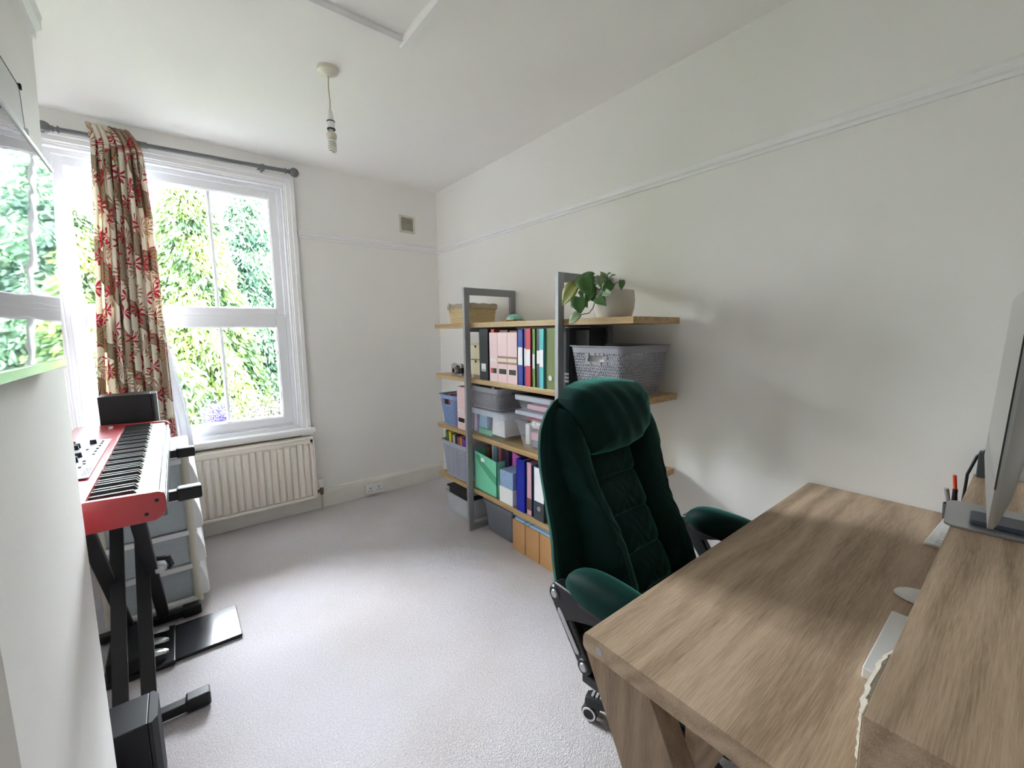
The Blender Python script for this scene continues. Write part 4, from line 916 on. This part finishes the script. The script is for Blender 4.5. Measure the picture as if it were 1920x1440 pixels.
binder('book', 'pink and brown spined book right of the blue folder on the lowest shelf', -1.628, -1.672, Z, .310, C['pale_pink_card'], group=None, cat='book', depth=.22)
part('lower_band', G().box(XS+.0105, XS+.012, -1.671, -1.629, Z+.03, Z+.10), C['brown_card'], bpy.data.objects['book.006'] if 'book.006' in bpy.data.objects else None, smooth=False) if 'book.006' in bpy.data.objects else None
binder('book', 'thin black book on the lowest shelf beside the steel blue one', -1.674, -1.684, Z, .300, C['black_card'], group=None, cat='book', depth=.22)
binder('book', 'steel blue book on the lowest shelf', -1.686, -1.702, Z, .305, C['steel_blue_card'], group=None, cat='book', depth=.22)
wl = binder('lever_arch_file', 'white and charcoal lever arch file with chrome finger ring on the lowest shelf', -1.706, -1.785, Z, .305, C['charcoal_card'], hole=.07, group=None, xf=XS+.002)
part('spine_label', G().box(XS+.0005, XS+.002, -1.784, -1.707, Z+.11, Z+.304), PAPER, wl, smooth=False)
# floor level --------------------------------------------------------------------
fb = clearbox('clear plastic box of papers on the carpet under the shelves', -.352, -.04, -.975, -.640, 0.001, .150, lid=0, mbox=FROST, taper=.012)
for i in range(3): solo('paper_stack', G().box(-.33, -.06, -.955, -.665, .006+.04*i, .040+.04*i), PAPER, ('lowest', 'middle', 'upper')[i]+' layer of paper in the clear box on the carpet', 'paper', smooth=False)
solo('black_case', G().prism(rrect(.30, .30, .04, 4, -.195, -.81), 'z', .130, .182), BLK, 'black rounded case resting in the clear box on the carpet', 'case', bevel=.006, smooth=False)
solo('laptop', G().box(-.352, -.05, -1.03, -.665, .186, .200), BLK, 'flat black laptop lying on the black case under the shelves', 'laptop', bevel=.004, smooth=False)
gt = clearbox('dark grey lidded tub between the floor box and the cardboard files', -.325, -.04, -1.425, -1.125, 0.001, .212, mbox=mat('slate_grey_plastic', (110, 114, 126), .45, var=.04), mlid=mat('slate_grey_lid', (118, 121, 132), .4), taper=.018, r=.015, lidh=.03)
cb_t = None
for i, (ya, yb) in enumerate(((-1.450, -1.570), (-1.574, -1.696), (-1.700, -1.822))):
    t = thing('cardboard_file', ('leftmost', 'middle', 'rightmost')[i]+' brown cardboard file box on the carpet under the shelves', 'box', (-.2, (ya+yb)/2, 0), group='cardboard file boxes')
    g = G(); g.box(-.338, -.05, yb+.001, ya-.001, .0005, .192); part('carton', g, CARD, t, .0015, smooth=False)
    part('flap', G().box(-.3385, -.06, yb+.004, ya-.004, .1925, .1940), CARD, t, smooth=False)
bf = thing('document_wallet', 'light blue document wallet with dark elastic lying on the cardboard file boxes', 'folder', (-.2, -1.65, .195))
part('wallet', G().box(-.335, -.08, -1.79, -1.47, .1945, .212), C['pale_blue_card'], bf, .003, smooth=False)
for yq in (-1.555, -1.60): part('elastic', G().tube([(-.337, yq, .196), (-.336, yq-.02, .213), (-.25, yq-.07, .2135), (-.1, yq-.09, .2135)], .0018, 5), C['brown_card'], bf)
solo('paper_sheet', G().box(-.32, -.08, -1.76, -1.43, .2125, .2145), PAPER, 'loose white sheets on the light blue document wallet', 'paper', smooth=False)

# top shelf ---------------------------------------------------------------------
Z = SZ[0]
wk_ = thing('wicker_basket', 'small natural wicker basket with grey linen lining on the top shelf', 'basket', (-.26, -.93, Z))
bx0, bx1, by0, by1 = -.372, -.150, -1.062, -.795
outl = dense(rrect(bx1-bx0, by1-by0, .02, 3, (bx0+bx1)/2, (by0+by1)/2), .006); nO = len(outl); cxk, cyk = (bx0+bx1)/2, (by0+by1)/2
cumk = [0]
for i in range(nO): cumk.append(cumk[-1]+math.dist(outl[i], outl[(i+1) % nO]))
pit = .0155
for r_ in range(11):
    z = Z+.006+r_*.0095; g = G(); pts = []; k = .93+.07*r_/10
    for i in range(nO+1):
        p = outl[i % nO]; ph = (cumk[i]/pit)*pi+(r_ % 2)*pi; o_ = 1+.022*sin(ph)
        pts.append((cxk+(p[0]-cxk)*k*o_, cyk+(p[1]-cyk)*k*o_, z))
    g.tube(pts, .0046, 5); part('weaver', g, WICK, wk_)
g = G()
nS = int(cumk[-1]/pit)
for q in range(nS):
    s_ = (q+.5)*cumk[-1]/nS; i = max(j for j in range(nO) if cumk[j] <= s_); p = outl[i]
    g.tube([(cxk+(p[0]-cxk)*.93, cyk+(p[1]-cyk)*.93, Z+.001), (p[0], p[1], Z+.112)], .0028, 5)
part('stakes', g, WICK, wk_, kind='stuff')
g = G(); rings = []
for z, k in ((Z+.02, .88), (Z+.11, .95), (Z+.128, 1.0), (Z+.130, 1.06), (Z+.124, 1.09), (Z+.098, 1.085)):
    rings.append([(cxk+(p[0]-cxk)*k, cyk+(p[1]-cyk)*k, z+.002*sin(i*.5)) for i, p in enumerate(outl)])
g.rings(rings, cap=False); part('lining', g, LINEN, wk_)
g = G(); g.tube([(-.385, -.845, Z+.125), (-.392, -.845, Z+.105), (-.388, -.848, Z+.07)], .003, 5); g.tube([(-.385, -.845, Z+.128), (-.392, -.855, Z+.137), (-.39, -.845, Z+.126), (-.392, -.835, Z+.137), (-.385, -.845, Z+.128)], .0025, 5); part('bow', g, LINEN, wk_)
# trinket turtle
tt = thing('turtle_ornament', 'small turtle ornament with teal shell and gold legs on the top shelf', 'ornament', (-.31, -1.452, Z))
part('shell', G().cushion([(-.31+.042*cos(a), -1.452+.054*sin(a)) for a in [2*pi*i/20 for i in range(20)]], lambda a, b_, h: (a, b_, Z+.014+h), .030, 2, 2, 6), C['aqua'], tt)
part('shell_rim', G().cushion([(-.31+.048*cos(a), -1.452+.062*sin(a)) for a in [2*pi*i/20 for i in range(20)]], lambda a, b_, h: (a, b_, Z+.008+h), .009, 4, 2, 4), C['gold'], tt)
for (a, b_) in ((-.35, -1.415), (-.35, -1.49), (-.27, -1.415), (-.27, -1.49)):
    part('leg', G().tube([(a*.7-.31*.3, b_*.7-1.452*.3, Z+.012), (a, b_, Z+.003), (a+(a+.31)*.3, b_+(b_+1.452)*.3, Z+.003)], [.009, .007, .004], 7), C['gold'], tt)
part('head', G().tube([(-.31, -1.40, Z+.012), (-.31, -1.385, Z+.018), (-.31, -1.372, Z+.017)], [.008, .010, .005], 8), C['gold'], tt)
# pothos
PX, PY = -.285, -2.157
pt_ = thing('potted_plant', 'trailing green potted plant in a stone coloured pot on the top shelf', 'plant', (PX, PY, Z))
part('pot', G().lathe([(.001, 0), (.076, 0), (.080, .006), (.090, .040), (.093, .075), (.090, .105), (.087, .122), (.083, .122), (.082, .10), (.080, .09), (.001, .09)], (PX, PY, Z+.0005), 'z', 36), C['stone_pot'], pt_)
part('soil', G().lathe([(.001, 0), (.079, 0), (.079, .012), (.001, .016)], (PX, PY, Z+.092), 'z', 24), C['soil'], pt_)
LG = mat('pothos_leaf', (56, 98, 40), .32, var=.25, scale=18, spec=.5); LG2 = mat('yellowing_leaf', (124, 128, 52), .45, var=.35, scale=9); LG3 = mat('pale_leaf_underside', (112, 132, 92), .5, var=.12, scale=14)
def leaf(base, tip, width, m, face=(-1, -.35, .3), curl=.18, fold=.25):
    b_ = Vector(base); t_ = Vector(tip); ax = t_-b_; L_ = ax.length; ax.normalize(); fc = Vector(face).normalized()
    sd = ax.cross(fc).normalized(); nm = sd.cross(ax).normalized()
    if nm.dot(fc) < 0: nm = -nm
    g = G(); rings = []; nn = 9
    for i in range(nn+1):
        u = i/nn; w_ = width/2*1.12*(2.25*math.sqrt(u+.03)*(1-u)**1.05 if u < .999 else .02); back = -.10*L_*(1-min(1, u*4)) 
        c = b_+ax*L_*u+nm*(curl*L_*(u-u*u)*1.2)
        row = []
        for s_ in (-1, -.5, 0, .5, 1):
            row.append(c+sd*w_*s_+nm*(abs(s_)*w_*fold)+ax*(back*abs(s_)))
        rings.append(row)
    g.rings(rings, cap=False, close=False); o = part('leaf', g, m, pt_); s2 = o.modifiers.new('thick', 'SOLIDIFY'); s2.thickness = .0012
XL_ = -.405
LV = [((-2.088, 1.597), (-1.995, 1.590), .062, LG, -.36, (-.6, -.3, .9)), ((-2.045, 1.560), (-1.980, 1.466), .075, LG2, XL_-.02, (-1, -.3, .2)), ((-2.080, 1.590), (-2.135, 1.500), .085, LG, XL_, (-1, -.5, .3)),
      ((-2.150, 1.589), (-2.185, 1.522), .035, LG3, XL_+.02, (-1, -.9, 0)), ((-2.165, 1.572), (-2.226, 1.587), .042, LG, -.35, (-.6, -.3, .8)), ((-2.150, 1.586), (-2.122, 1.615), .020, LG3, -.33, (-1, 0, .3)),
      ((-2.236, 1.551), (-2.196, 1.515), .052, LG, XL_, (-1, -.6, .2)), ((-2.200, 1.512), (-2.262, 1.500), .036, LG3, XL_-.01, (-1, -.5, .2)), ((-2.172, 1.489), (-2.238, 1.452), .052, LG, XL_-.02, (-1, -.7, .4)),
      ((-2.262, 1.560), (-2.272, 1.517), .028, LG, -.37, (-1, -.8, 0)), ((-2.048, 1.536), (-2.086, 1.494), .045, LG, XL_+.02, (-1, -.3, .3)), ((-2.040, 1.496), (-2.024, 1.446), .034, LG, XL_-.01, (-1, 0, .2)),
      ((-2.078, 1.500), (-2.104, 1.424), .082, LG, XL_-.03, (-1, -.5, .2)), ((-2.082, 1.424), (-2.030, 1.380), .052, LG3, -.435, (-1, -.3, .5)), ((-2.135, 1.524), (-2.112, 1.470), .052, LG, XL_-.01, (-1, -.4, .3)),
      ((-2.104, 1.474), (-2.136, 1.449), .028, LG, XL_-.02, (-1, -.4, 0)), ((-2.150, 1.587), (-2.194, 1.600), .026, LG, -.34, (-1, -.2, .8)), ((-2.120, 1.545), (-2.085, 1.520), .05, LG, -.37, (-1, -.4, .5)), ((-2.12, 1.515), (-2.15, 1.475), .045, LG, -.40, (-1, -.4, .2))]
for (a, c, w_, m_, x_, fc) in LV: leaf((x_, a[0], a[1]), (x_-.018, c[0], c[1]), w_, m_, fc)
CR = (PX-.03, PY+.01, Z+.10)
for (a, c, w_, m_, x_, fc) in LV:
    e = Vector((x_, a[0], a[1])); s_ = Vector(CR); mid = (e+s_)/2+Vector((0, 0, .022))
    if e.z < 1.43: continue
    part('stem', G().tube([s_, mid, e], [.0022, .002, .0014], 5), mat('plant_stem', (74, 82, 44), .6) if 'plant_stem' not in bpy.data.materials else bpy.data.materials['plant_stem'], pt_)
part('stem', G().tube([CR, (-.40, -2.146, 1.492), (-.405, -2.142, 1.470), (-.41, -2.136, 1.447), (-.418, -2.120, 1.426), (-.43, -2.086, 1.422)], .0022, 6), bpy.data.materials['plant_stem'], pt_)

# ================================================================ CHAIR
CX = -.748; CY = -2.80
ch = thing('office_chair', 'green velvet executive office chair pulled up to the desk', 'chair', (CX, CY, 0))
def interp(pts, z):
    if z <= pts[0][0]: return pts[0][1]
    for (a, va), (b_, vb) in zip(pts, pts[1:]):
        if z <= b_:
            t_ = (z-a)/(b_-a); t_ = t_*t_*(3-2*t_)*.4+t_*.6; return va+(vb-va)*t_
    return pts[-1][1]
REAR = [(.38, -2.60), (.50, -2.575), (.70, -2.515), (.95, -2.460), (1.19, -2.435)]
def S_(u, z, d, wrap=.050): # lateral u, height z, distance forward of the rear surface; edges wrap forward
    return (CX+u*(1+.08*max(0, (.75-z)/.3))-.052-.016*min(1, max(0, (z-.5)/.45)), interp(REAR, z)-d-wrap*(abs(u)/.27)**2.5, z)
HW = [(.385, .17), (.41, .225), (.47, .262), (.60, .278), (.75, .270), (.90, .264), (1.00, .266), (1.05, .256), (1.09, .236), (1.12, .206), (1.145, .165), (1.160, .11)]
zsn = [.385+.775*i/30 for i in range(31)]
out = [(interp(HW, z), z) for z in zsn]+[(-interp(HW, z), z) for z in reversed(zsn)]
out = dense(out, .02)
g = G(); 
# shell: puffy slab, front lightly domed, back domed
ca, cb = 0, .80
def slab(outl, front, backd, n=5.):
    rs = []
    for side, T_ in ((1, front), (-1, backd)):
        seq = []
        for i in range(9):
            t_ = sin(pi/2*i/8); t_ = max(t_, .02); h = T_*(max(0, 1-t_**n))**.5
            seq.append([S_((ca+(a-ca)*t_)*1.012, cb+(b_-cb)*t_, .045+side*h, .022) for a, b_ in outl])
        rs += seq if side == 1 else list(reversed(seq[:-1]))
    return rs
g.rings(slab(out, .030, .040, 9.)); part('back_shell', g, VELV, ch)
def fwd(z): t_ = min(1, max(0, (1.0-z)/.42)); return .085*t_*t_*(3-2*t_)
def pad(outline, d0, T_, n=4., extra=None, m_=VELV, name='cushion', rings=12, mm=2., back=.045):
    g = G(); g.cushion(dense(outline, .015), lambda a, b_, h: S_(a, b_, d0+h+fwd(b_)*(1 if h > -.01 else 0)), T_, n, mm, rings, extra=extra, back=back); return part(name, g, m_, ch)
wr = lambda a, b_, t: .004*sin(b_*130+7*sin(a*40))*(1-t)*t*2
for s in (-1, 1):
    # long side bolsters, broad at the shoulder, waisted at mid height, flaring to the seat
    inn = [(1.11, .155), (1.07, .135), (.98, .125), (.86, .110), (.76, .096), (.66, .095), (.56, .100), (.50, .115)]
    outr = [(.50, .165), (.56, .182), (.66, .182), (.76, .178), (.86, .184), (.96, .216), (1.04, .226), (1.08, .214), (1.115, .185)]
    pad([(s*a, z) for z, a in inn]+[(s*a, z) for z, a in outr], .060, .088, 3.2, extra=wr, name='side_bolster')
# tufted centre panel: four pads over each other
lv2 = [(.975, .885, .120), (.890, .780, .112), (.785, .675, .102), (.680, .575, .100), (.580, .480, .108)]
for za, zb, hw in lv2:
    pad(rrect(hw*2, za-zb+.006, .028, 5, 0, (za+zb)/2), .075, .038, 3.0, extra=wr, name='tufted_pad')
# headrest pillow
ho = [(-.175, 1.145), (-.145, 1.172), (-.08, 1.186), (.0, 1.190), (.08, 1.187), (.145, 1.176), (.178, 1.145), (.185, 1.08), (.172, 1.03), (.13, .985), (.06, .965), (-.03, .962), (-.10, .966), (-.145, .975), (-.165, 1.03), (-.175, 1.09)]
pad(ho, .085, .100, 3., name='headrest', rings=14, back=.04, extra=lambda a, b_, t: .003*sin(a*90+b_*50)*t*(1-t)*3)

# seat
seat_o = dense(rrect(.54, .54, .11, 6, CX, -2.865), .02)
def seatfn(zb, sgn): return lambda a, b_, h: (a, b_, zb+sgn*h+.012*sin((b_+2.865)*5))
g = G(); g.cushion(seat_o, lambda a, b_, h: (a, b_, .455+max(h, -.05)+.0), .085, 4.5, 2, 12, extra=lambda a, b_, t: -.012*math.exp(-((a-CX)/.05)**2)*(1-t), back=.05); part('seat', g, VELV, ch)
part('seat_pan', G().prism(rrect(.44, .44, .08, 5, CX, -2.86), 'z', .385, .41), BLK, ch)
# arms
for s in (-1, 1):
    ax_ = CX-.006+s*.318
    def armfn(a, b_, h): 
        u = (b_+2.645)/(-.30); return (a, b_, .655+max(h, -.035)-.012*u*u)
    oo = [(ax_+.056*cos(t_)*(1 if abs(cos(t_)) > 0 else 1), -2.790+.150*sin(t_)) for t_ in [2*pi*i/36 for i in range(36)]]
    oo = [(ax_+.056*math.copysign(abs(cos(t_))**.7, cos(t_)), -2.785+.152*math.copysign(abs(sin(t_))**.8, sin(t_))) for t_ in [2*pi*i/40 for i in range(40)]]
    g = G(); g.cushion(oo, armfn, .058, 3., 2, 10, back=.010); part('arm_pad', g, VELV, ch)
    part('pad_base', G().prism([(a*.94+ax_*.06, b_*.95-2.785*.05) for a, b_ in oo], 'z', .628, .648), BLK, ch, .004)
    xo = ax_+s*.030
    def strip(pts, w_, h_):
        g = G()
        for p, q in zip(pts, pts[1:]): g.bar((xo, p[0], p[1]), (xo, q[0], q[1]), w_, h_, up=(1, 0, 0))
        return g
    part('arm_rail', G().prism([(-2.615, .655), (-2.93, .645), (-2.95, .610), (-2.91, .575), (-2.83, .598), (-2.76, .600), (-2.69, .575), (-2.645, .545), (-2.612, .59)], 'x', xo-.018, xo+.018), BLK, ch, .006)
    part('rear_strut', G().prism([(-2.600, .640), (-2.628, .648), (-2.648, .625), (-2.755, .475), (-2.745, .452), (-2.715, .450), (-2.700, .470), (-2.598, .605)], 'x', xo-.016, xo+.016), BLK, ch, .005)
    part('front_strut', G().prism([(-2.94, .62), (-2.90, .59), (-2.87, .53), (-2.80, .46), (-2.72, .45), (-2.72, .42), (-2.83, .43), (-2.92, .51), (-2.955, .60)], 'x', xo-.016, xo+.016), BLK, ch, .005)
    xi = xo+s*.0165
    part('silver_inlay', G().prism([(-2.640, .590), (-2.650, .582), (-2.713, .500), (-2.712, .492), (-2.700, .492), (-2.634, .575), (-2.633, .586)], 'x', min(xi, xi+s*.003), max(xi, xi+s*.003)), SILVP, ch, .001, label='silver strip along the arm strut')
    for (y_, z_) in ((-2.620, .622), (-2.728, .468)):
        part('pivot_head', G().lathe([(.001, s*.003), (.019, s*.003), (.023, -s*.002), (.023, -s*.030), (.001, -s*.030)], (xi, y_, z_), 'x', 20), BLK, ch)
        part('pivot_cap', G().lathe([(.001, s*.006), (.010, s*.006), (.012, s*.003), (.001, s*.003)], (xi, y_, z_), 'x', 18), SILVP, ch)
part('care_tag', G().box(CX+.262, CX+.285, -2.578, -2.575, .68, .705), BLK, ch, smooth=False)
# base
part('gas_lift', G().lathe([(.028, 0), (.028, .14), (.018, .141), (.018, .30)], (CX, CY, .09), 'z', 18), BLK, ch)
part('tilt_mechanism', G().box(CX-.09, CX+.09, CY-.12, CY+.10, .35, .385), BLKM, ch, .01, smooth=False)
part('hub', G().lathe([(.03, .05), (.055, .055), (.06, .10), (.045, .125), (.03, .128)], (CX, CY, 0), 'z', 20), BLK, ch)
a0 = math.atan2(.272, -.105)
for k in range(5):
    a = a0+2*pi*k/5; d = Vector((cos(a), sin(a), 0)); sd = Vector((-sin(a), cos(a), 0)); B = Vector((CX, CY, 0))
    g = G(); rings = []
    for r_, w_, zt, zb in ((.03, .030, .118, .070), (.14, .026, .108, .072), (.23, .028, .096, .066), (.285, .030, .088, .060), (.305, .022, .080, .060)):
        c = B+d*r_; rings.append([c-sd*w_+Vector((0, 0, zb)), c-sd*w_*.9+Vector((0, 0, zt-.008)), c-sd*w_*.6+Vector((0, 0, zt)), c+sd*w_*.6+Vector((0, 0, zt)), c+sd*w_*.9+Vector((0, 0, zt-.008)), c+sd*w_+Vector((0, 0, zb))])
    g.rings(rings); lg = part('base_leg', g, BLK, ch)
    for q in range(6):
        r_ = .205+.015*q; c = B+d*r_; zt = .1075-.09*(r_-.14)
        g = G(); e1 = c-sd*.016+Vector((0, 0, zt-.004)); e2 = c+sd*.016+Vector((0, 0, zt-.004)); g.bar(e1, e2, .008, .008); part('silver_slat', g, SILVP, lg, smooth=False)
    wc = B+d*.288
    for s in (-1, 1):
        c = wc+sd*s*.017
        def wheel(prof, nm, m_):
            rings = []
            for r_, h_ in prof: rings.append([c+sd*(s*h_)+(d*cos(t_)+Vector((0, 0, 1))*sin(t_))*r_+Vector((0, 0, .029)) for t_ in [2*pi*i/22 for i in range(22)]])
            g = G(); g.rings(rings); part(nm, g, m_, lg)
        wheel([(.010, -.012), (.028, -.010), (.0285, .006), (.025, .010), (.001, .010)], 'castor_wheel', BLK)
        wheel([(.0185, .0095), (.0185, .0120), (.0245, .0120), (.0245, .0095)], 'wheel_ring', WHT)
    g = G(); g.tube([wc+Vector((0, 0, .02)), wc+Vector((0, 0, .066))], .009, 8); part('castor_stem', g, BLK, lg)

# ================================================================ DESK
DX0, DX1, DY0, DY1, DZ = -1.300, -.006, -3.62, -2.884, .754
dk_ = thing('desk', 'greige oak effect desk with slanted legs in front of the camera', 'desk', (-.65, -3.2, 0))
g = G(); g.prism([(DY0, DZ-.038), (DY1-.006, DZ-.038), (DY1, DZ-.030), (DY1, DZ-.012), (DY1-.004, DZ-.003), (DY1-.014, DZ), (DY0, DZ)], 'x', DX0, DX1); part('desktop', g, OAKD, dk_)
for xa, xb in ((DX0+.002, DX0+.052), (DX1-.06, DX1-.01)):
    part('slanted_leg', G().prism([(DY1-.004, DZ-.036), (DY1-.150, DZ-.038), (-3.40, 0), (-3.245, 0)], 'x', xa, xb), OAKL, dk_, .001, smooth=False)
    part('slanted_leg', G().prism([(DY0+.004, DZ-.038), (DY0+.150, DZ-.038), (-3.19, .20), (-3.27, .08)], 'x', xa+.004, xb-.004), OAKL, dk_, .001, smooth=False)
part('modesty_rail', G().box(DX0+.052, DX1-.06, -3.095, -3.075, DZ-.215, DZ-.038), OAKD, dk_, smooth=False)
part('cam_lock_cap', G().lathe([(.001, -.001), (.008, -.001), (.008, 0), (.001, 0)], (DX0, -2.925, DZ-.020), 'x', 12), SILVP, dk_)
# raised monitor shelf (hutch) standing on the desk
HY = -3.312; HZ = .900
hu = thing('monitor_shelf', 'raised greige oak shelf standing on the desk under the monitor', 'shelf', (-.65, -3.46, DZ))
part('top_board', G().box(DX0, DX1, -3.62, HY, HZ-.022, HZ), OAKD, hu, .001, smooth=False)
part('side_board', G().box(DX0, DX0+.022, -3.62, HY, DZ, HZ-.022), OAKD, hu, .001, smooth=False)
part('side_board', G().box(DX1-.022, DX1, -3.62, HY, DZ, HZ-.022), OAKD, hu, .001, smooth=False)
part('back_board', G().box(DX0+.022, DX1-.022, -3.62, -3.604, DZ, HZ-.022), OAKD, hu, smooth=False)
part('edge_strip', G().box(DX0+.0005, DX0+.0215, HY, HY+.0012, DZ+.001, HZ), mat('pale_edge_band', (196, 172, 148), .5), hu, smooth=False, label='pale edge band of the side board')
# monitor: thin edged aluminium all in one, turned a little
mo = thing('monitor', 'silver edged desktop monitor on an aluminium foot on the raised shelf', 'monitor', (-.455, -3.355, HZ), R(3.5))
inv = wloc(mo)
def MW(g): g.v = [tuple(inv @ Vector(p)) for p in g.v]; return g
alum = mat('brushed_aluminium', (176, 178, 180), .32, .8, var=.02)
def lean(p): x, y, z = p; return (x, y-(z-.10)*.035, z)
W2 = .325; zb0, zt0 = .085, .520
g = G(); rings = []
for (k, dy) in ((1.0, 0.0), (1.0, -.005), (.97, -.010), (.80, -.024), (.5, -.038), (.2, -.044), (.02, -.045)):
    rings.append([lean((a*k, dy, .3025+b_*k)) for a, b_ in rrect(W2*2, zt0-zb0, .012, 4)])
g.rings(rings); part('housing', MW(g), alum, mo)
g = G(); g.hexa([lean(p) for p in ((-W2+.004, 0, zb0+.075), (W2-.004, 0, zb0+.075), (W2-.004, .0025, zb0+.075), (-W2+.004, .0025, zb0+.075), (-W2+.004, 0, zt0-.004), (W2-.004, 0, zt0-.004), (W2-.004, .0025, zt0-.004), (-W2+.004, .0025, zt0-.004))])
scr = mat('dark_glass_screen', (22, 23, 25), .06, spec=.8); part('screen', MW(g), scr, mo, smooth=False)
g = G(); g.hexa([lean(p) for p in ((-W2+.002, 0, zb0+.002), (W2-.002, 0, zb0+.002), (W2-.002, .002, zb0+.002), (-W2+.002, .002, zb0+.002), (-W2+.002, 0, zb0+.074), (W2-.002, 0, zb0+.074), (W2-.002, .002, zb0+.074), (-W2+.002, .002, zb0+.074))]); part('chin', MW(g), alum, mo, smooth=False)
g = G(); g.prism(rrect(.20, .19, .022, 5, 0, -.035), 'z', .0008, .006); part('foot', MW(g), alum, mo, .001)
g = G(); g.hexa([(-.095, -.125, .004), (.095, -.125, .004), (.095, -.118, .004), (-.095, -.118, .004), (-.095, -.055, .26), (.095, -.055, .26), (.095, -.048, .26), (-.095, -.048, .26)]); part('neck', MW(g), alum, mo, smooth=False)
hd = G(); hd.prism(rrect(.075, .13, .008, 3, -.030, -.045), 'z', .0065, .017); MW(hd)
solo('external_drive', hd, mat('slate_blue_case', (70, 74, 92), .4), 'slim slate coloured drive lying on the aluminium monitor foot', 'drive', bevel=.002)
# things on the desk, partly under the raised shelf
kbd = thing('computer_keyboard', 'slim white wedge of a computer keyboard half under the raised shelf near the wall', 'keyboard', (-.17, -3.33, DZ))
part('case', G().prism([(-.325, -3.252), (-.085, -3.266), (-.085, -3.39), (-.325, -3.39)], 'z', DZ+.0005, DZ+.010), WHT, kbd, .002)
for r_ in range(5):
    for c_ in range(10): part('key', G().box(-.312+.0215*c_, -.295+.0215*c_, -3.372+.0205*r_, -3.355+.0205*r_, DZ+.010, DZ+.013), WHT, kbd, smooth=False)
g = G(); g.cushion([(-.665+.030*cos(t_), -3.300+.055*sin(t_)) for t_ in [2*pi*i/24 for i in range(24)]], lambda a, b_, h: (a, b_, DZ+.003+h), .018, 2.4, 2, 7); solo('mouse', g, WHT, 'white computer mouse peeping from under the raised shelf', 'mouse')
g = G(); g.hexa([(-1.02, -3.262, DZ+.0005), (-.79, -3.262, DZ+.0005), (-.79, -3.46, DZ+.0005), (-1.02, -3.46, DZ+.0005), (-1.02, -3.262, DZ+.020), (-.79, -3.262, DZ+.020), (-.79, -3.46, DZ+.020), (-1.02, -3.46, DZ+.020)])
solo('white_box', g, WHT, 'flat white box on the desk under the raised shelf front edge', 'box', bevel=.002, smooth=False)
rp_ = thing('rope_basket', 'cream woven rope basket under the front corner of the raised shelf', 'basket', (-1.08, -3.385, DZ))
for r_ in range(6):
    g = G(); pts = []
    for i in range(97):
        t_ = 2*pi*i/96; k = 1+.02*sin(t_*30+r_*pi)
        pts.append((-1.13+.125*math.copysign(abs(cos(t_))**.6, cos(t_))*k, -3.385+.088*math.copysign(abs(sin(t_))**.6, sin(t_))*k, DZ+.009+.0145*r_+.002*sin(t_*30)))
    g.tube(pts, .0078, 6); part('rope_coil', g, mat('cream_cotton_rope', (226, 218, 204), .9, var=.08, bump=.4, bscale=200) if r_ == 0 else bpy.data.materials['cream_cotton_rope'], rp_)
# pens in a dark pot against the wall, cable, small block at the far end
pp = solo('pen_pot', G().lathe([(.001, 0), (.024, 0), (.026, .048), (.023, .048), (.022, .004), (.001, .004)], (-.050, -3.283, DZ+.0005), 'z', 20), C['charcoal_card'], 'dark pen pot in the corner of desk and wall', 'pot')
solo('pen', G().tube([(-.05, -3.290, DZ+.006), (-.058, -3.276, DZ+.143)], .0045, 8), C['orange_plastic'], 'orange red pen standing in the dark pen pot', 'pen')
solo('pen', G().tube([(-.05, -3.280, DZ+.006), (-.060, -3.281, DZ+.100)], .006, 8), BLK, 'black pen standing in the dark pen pot', 'pen')
solo('pen', G().tube([(-.045, -3.276, DZ+.006), (-.060, -3.262, DZ+.098)], .0055, 8), SILV, 'silver capped pen standing in the dark pen pot', 'pen')
solo('power_cable', G().tube([(-.10, -3.43, HZ+.13), (-.05, -3.39, HZ+.125), (-.035, -3.345, HZ+.10), (-.03, -3.315, HZ+.06), (-.03, -3.300, HZ), (-.03, -3.297, DZ+.02)], .004, 8), BLK, 'black cable curving from behind the monitor down to the desk', 'cable')
solo('grey_block', G().box(-.045, -.004, -3.345, -3.318, HZ+.0005, HZ+.075), C['charcoal_card'], 'small dark grey block at the wall end of the raised shelf', 'block', bevel=.002, smooth=False)
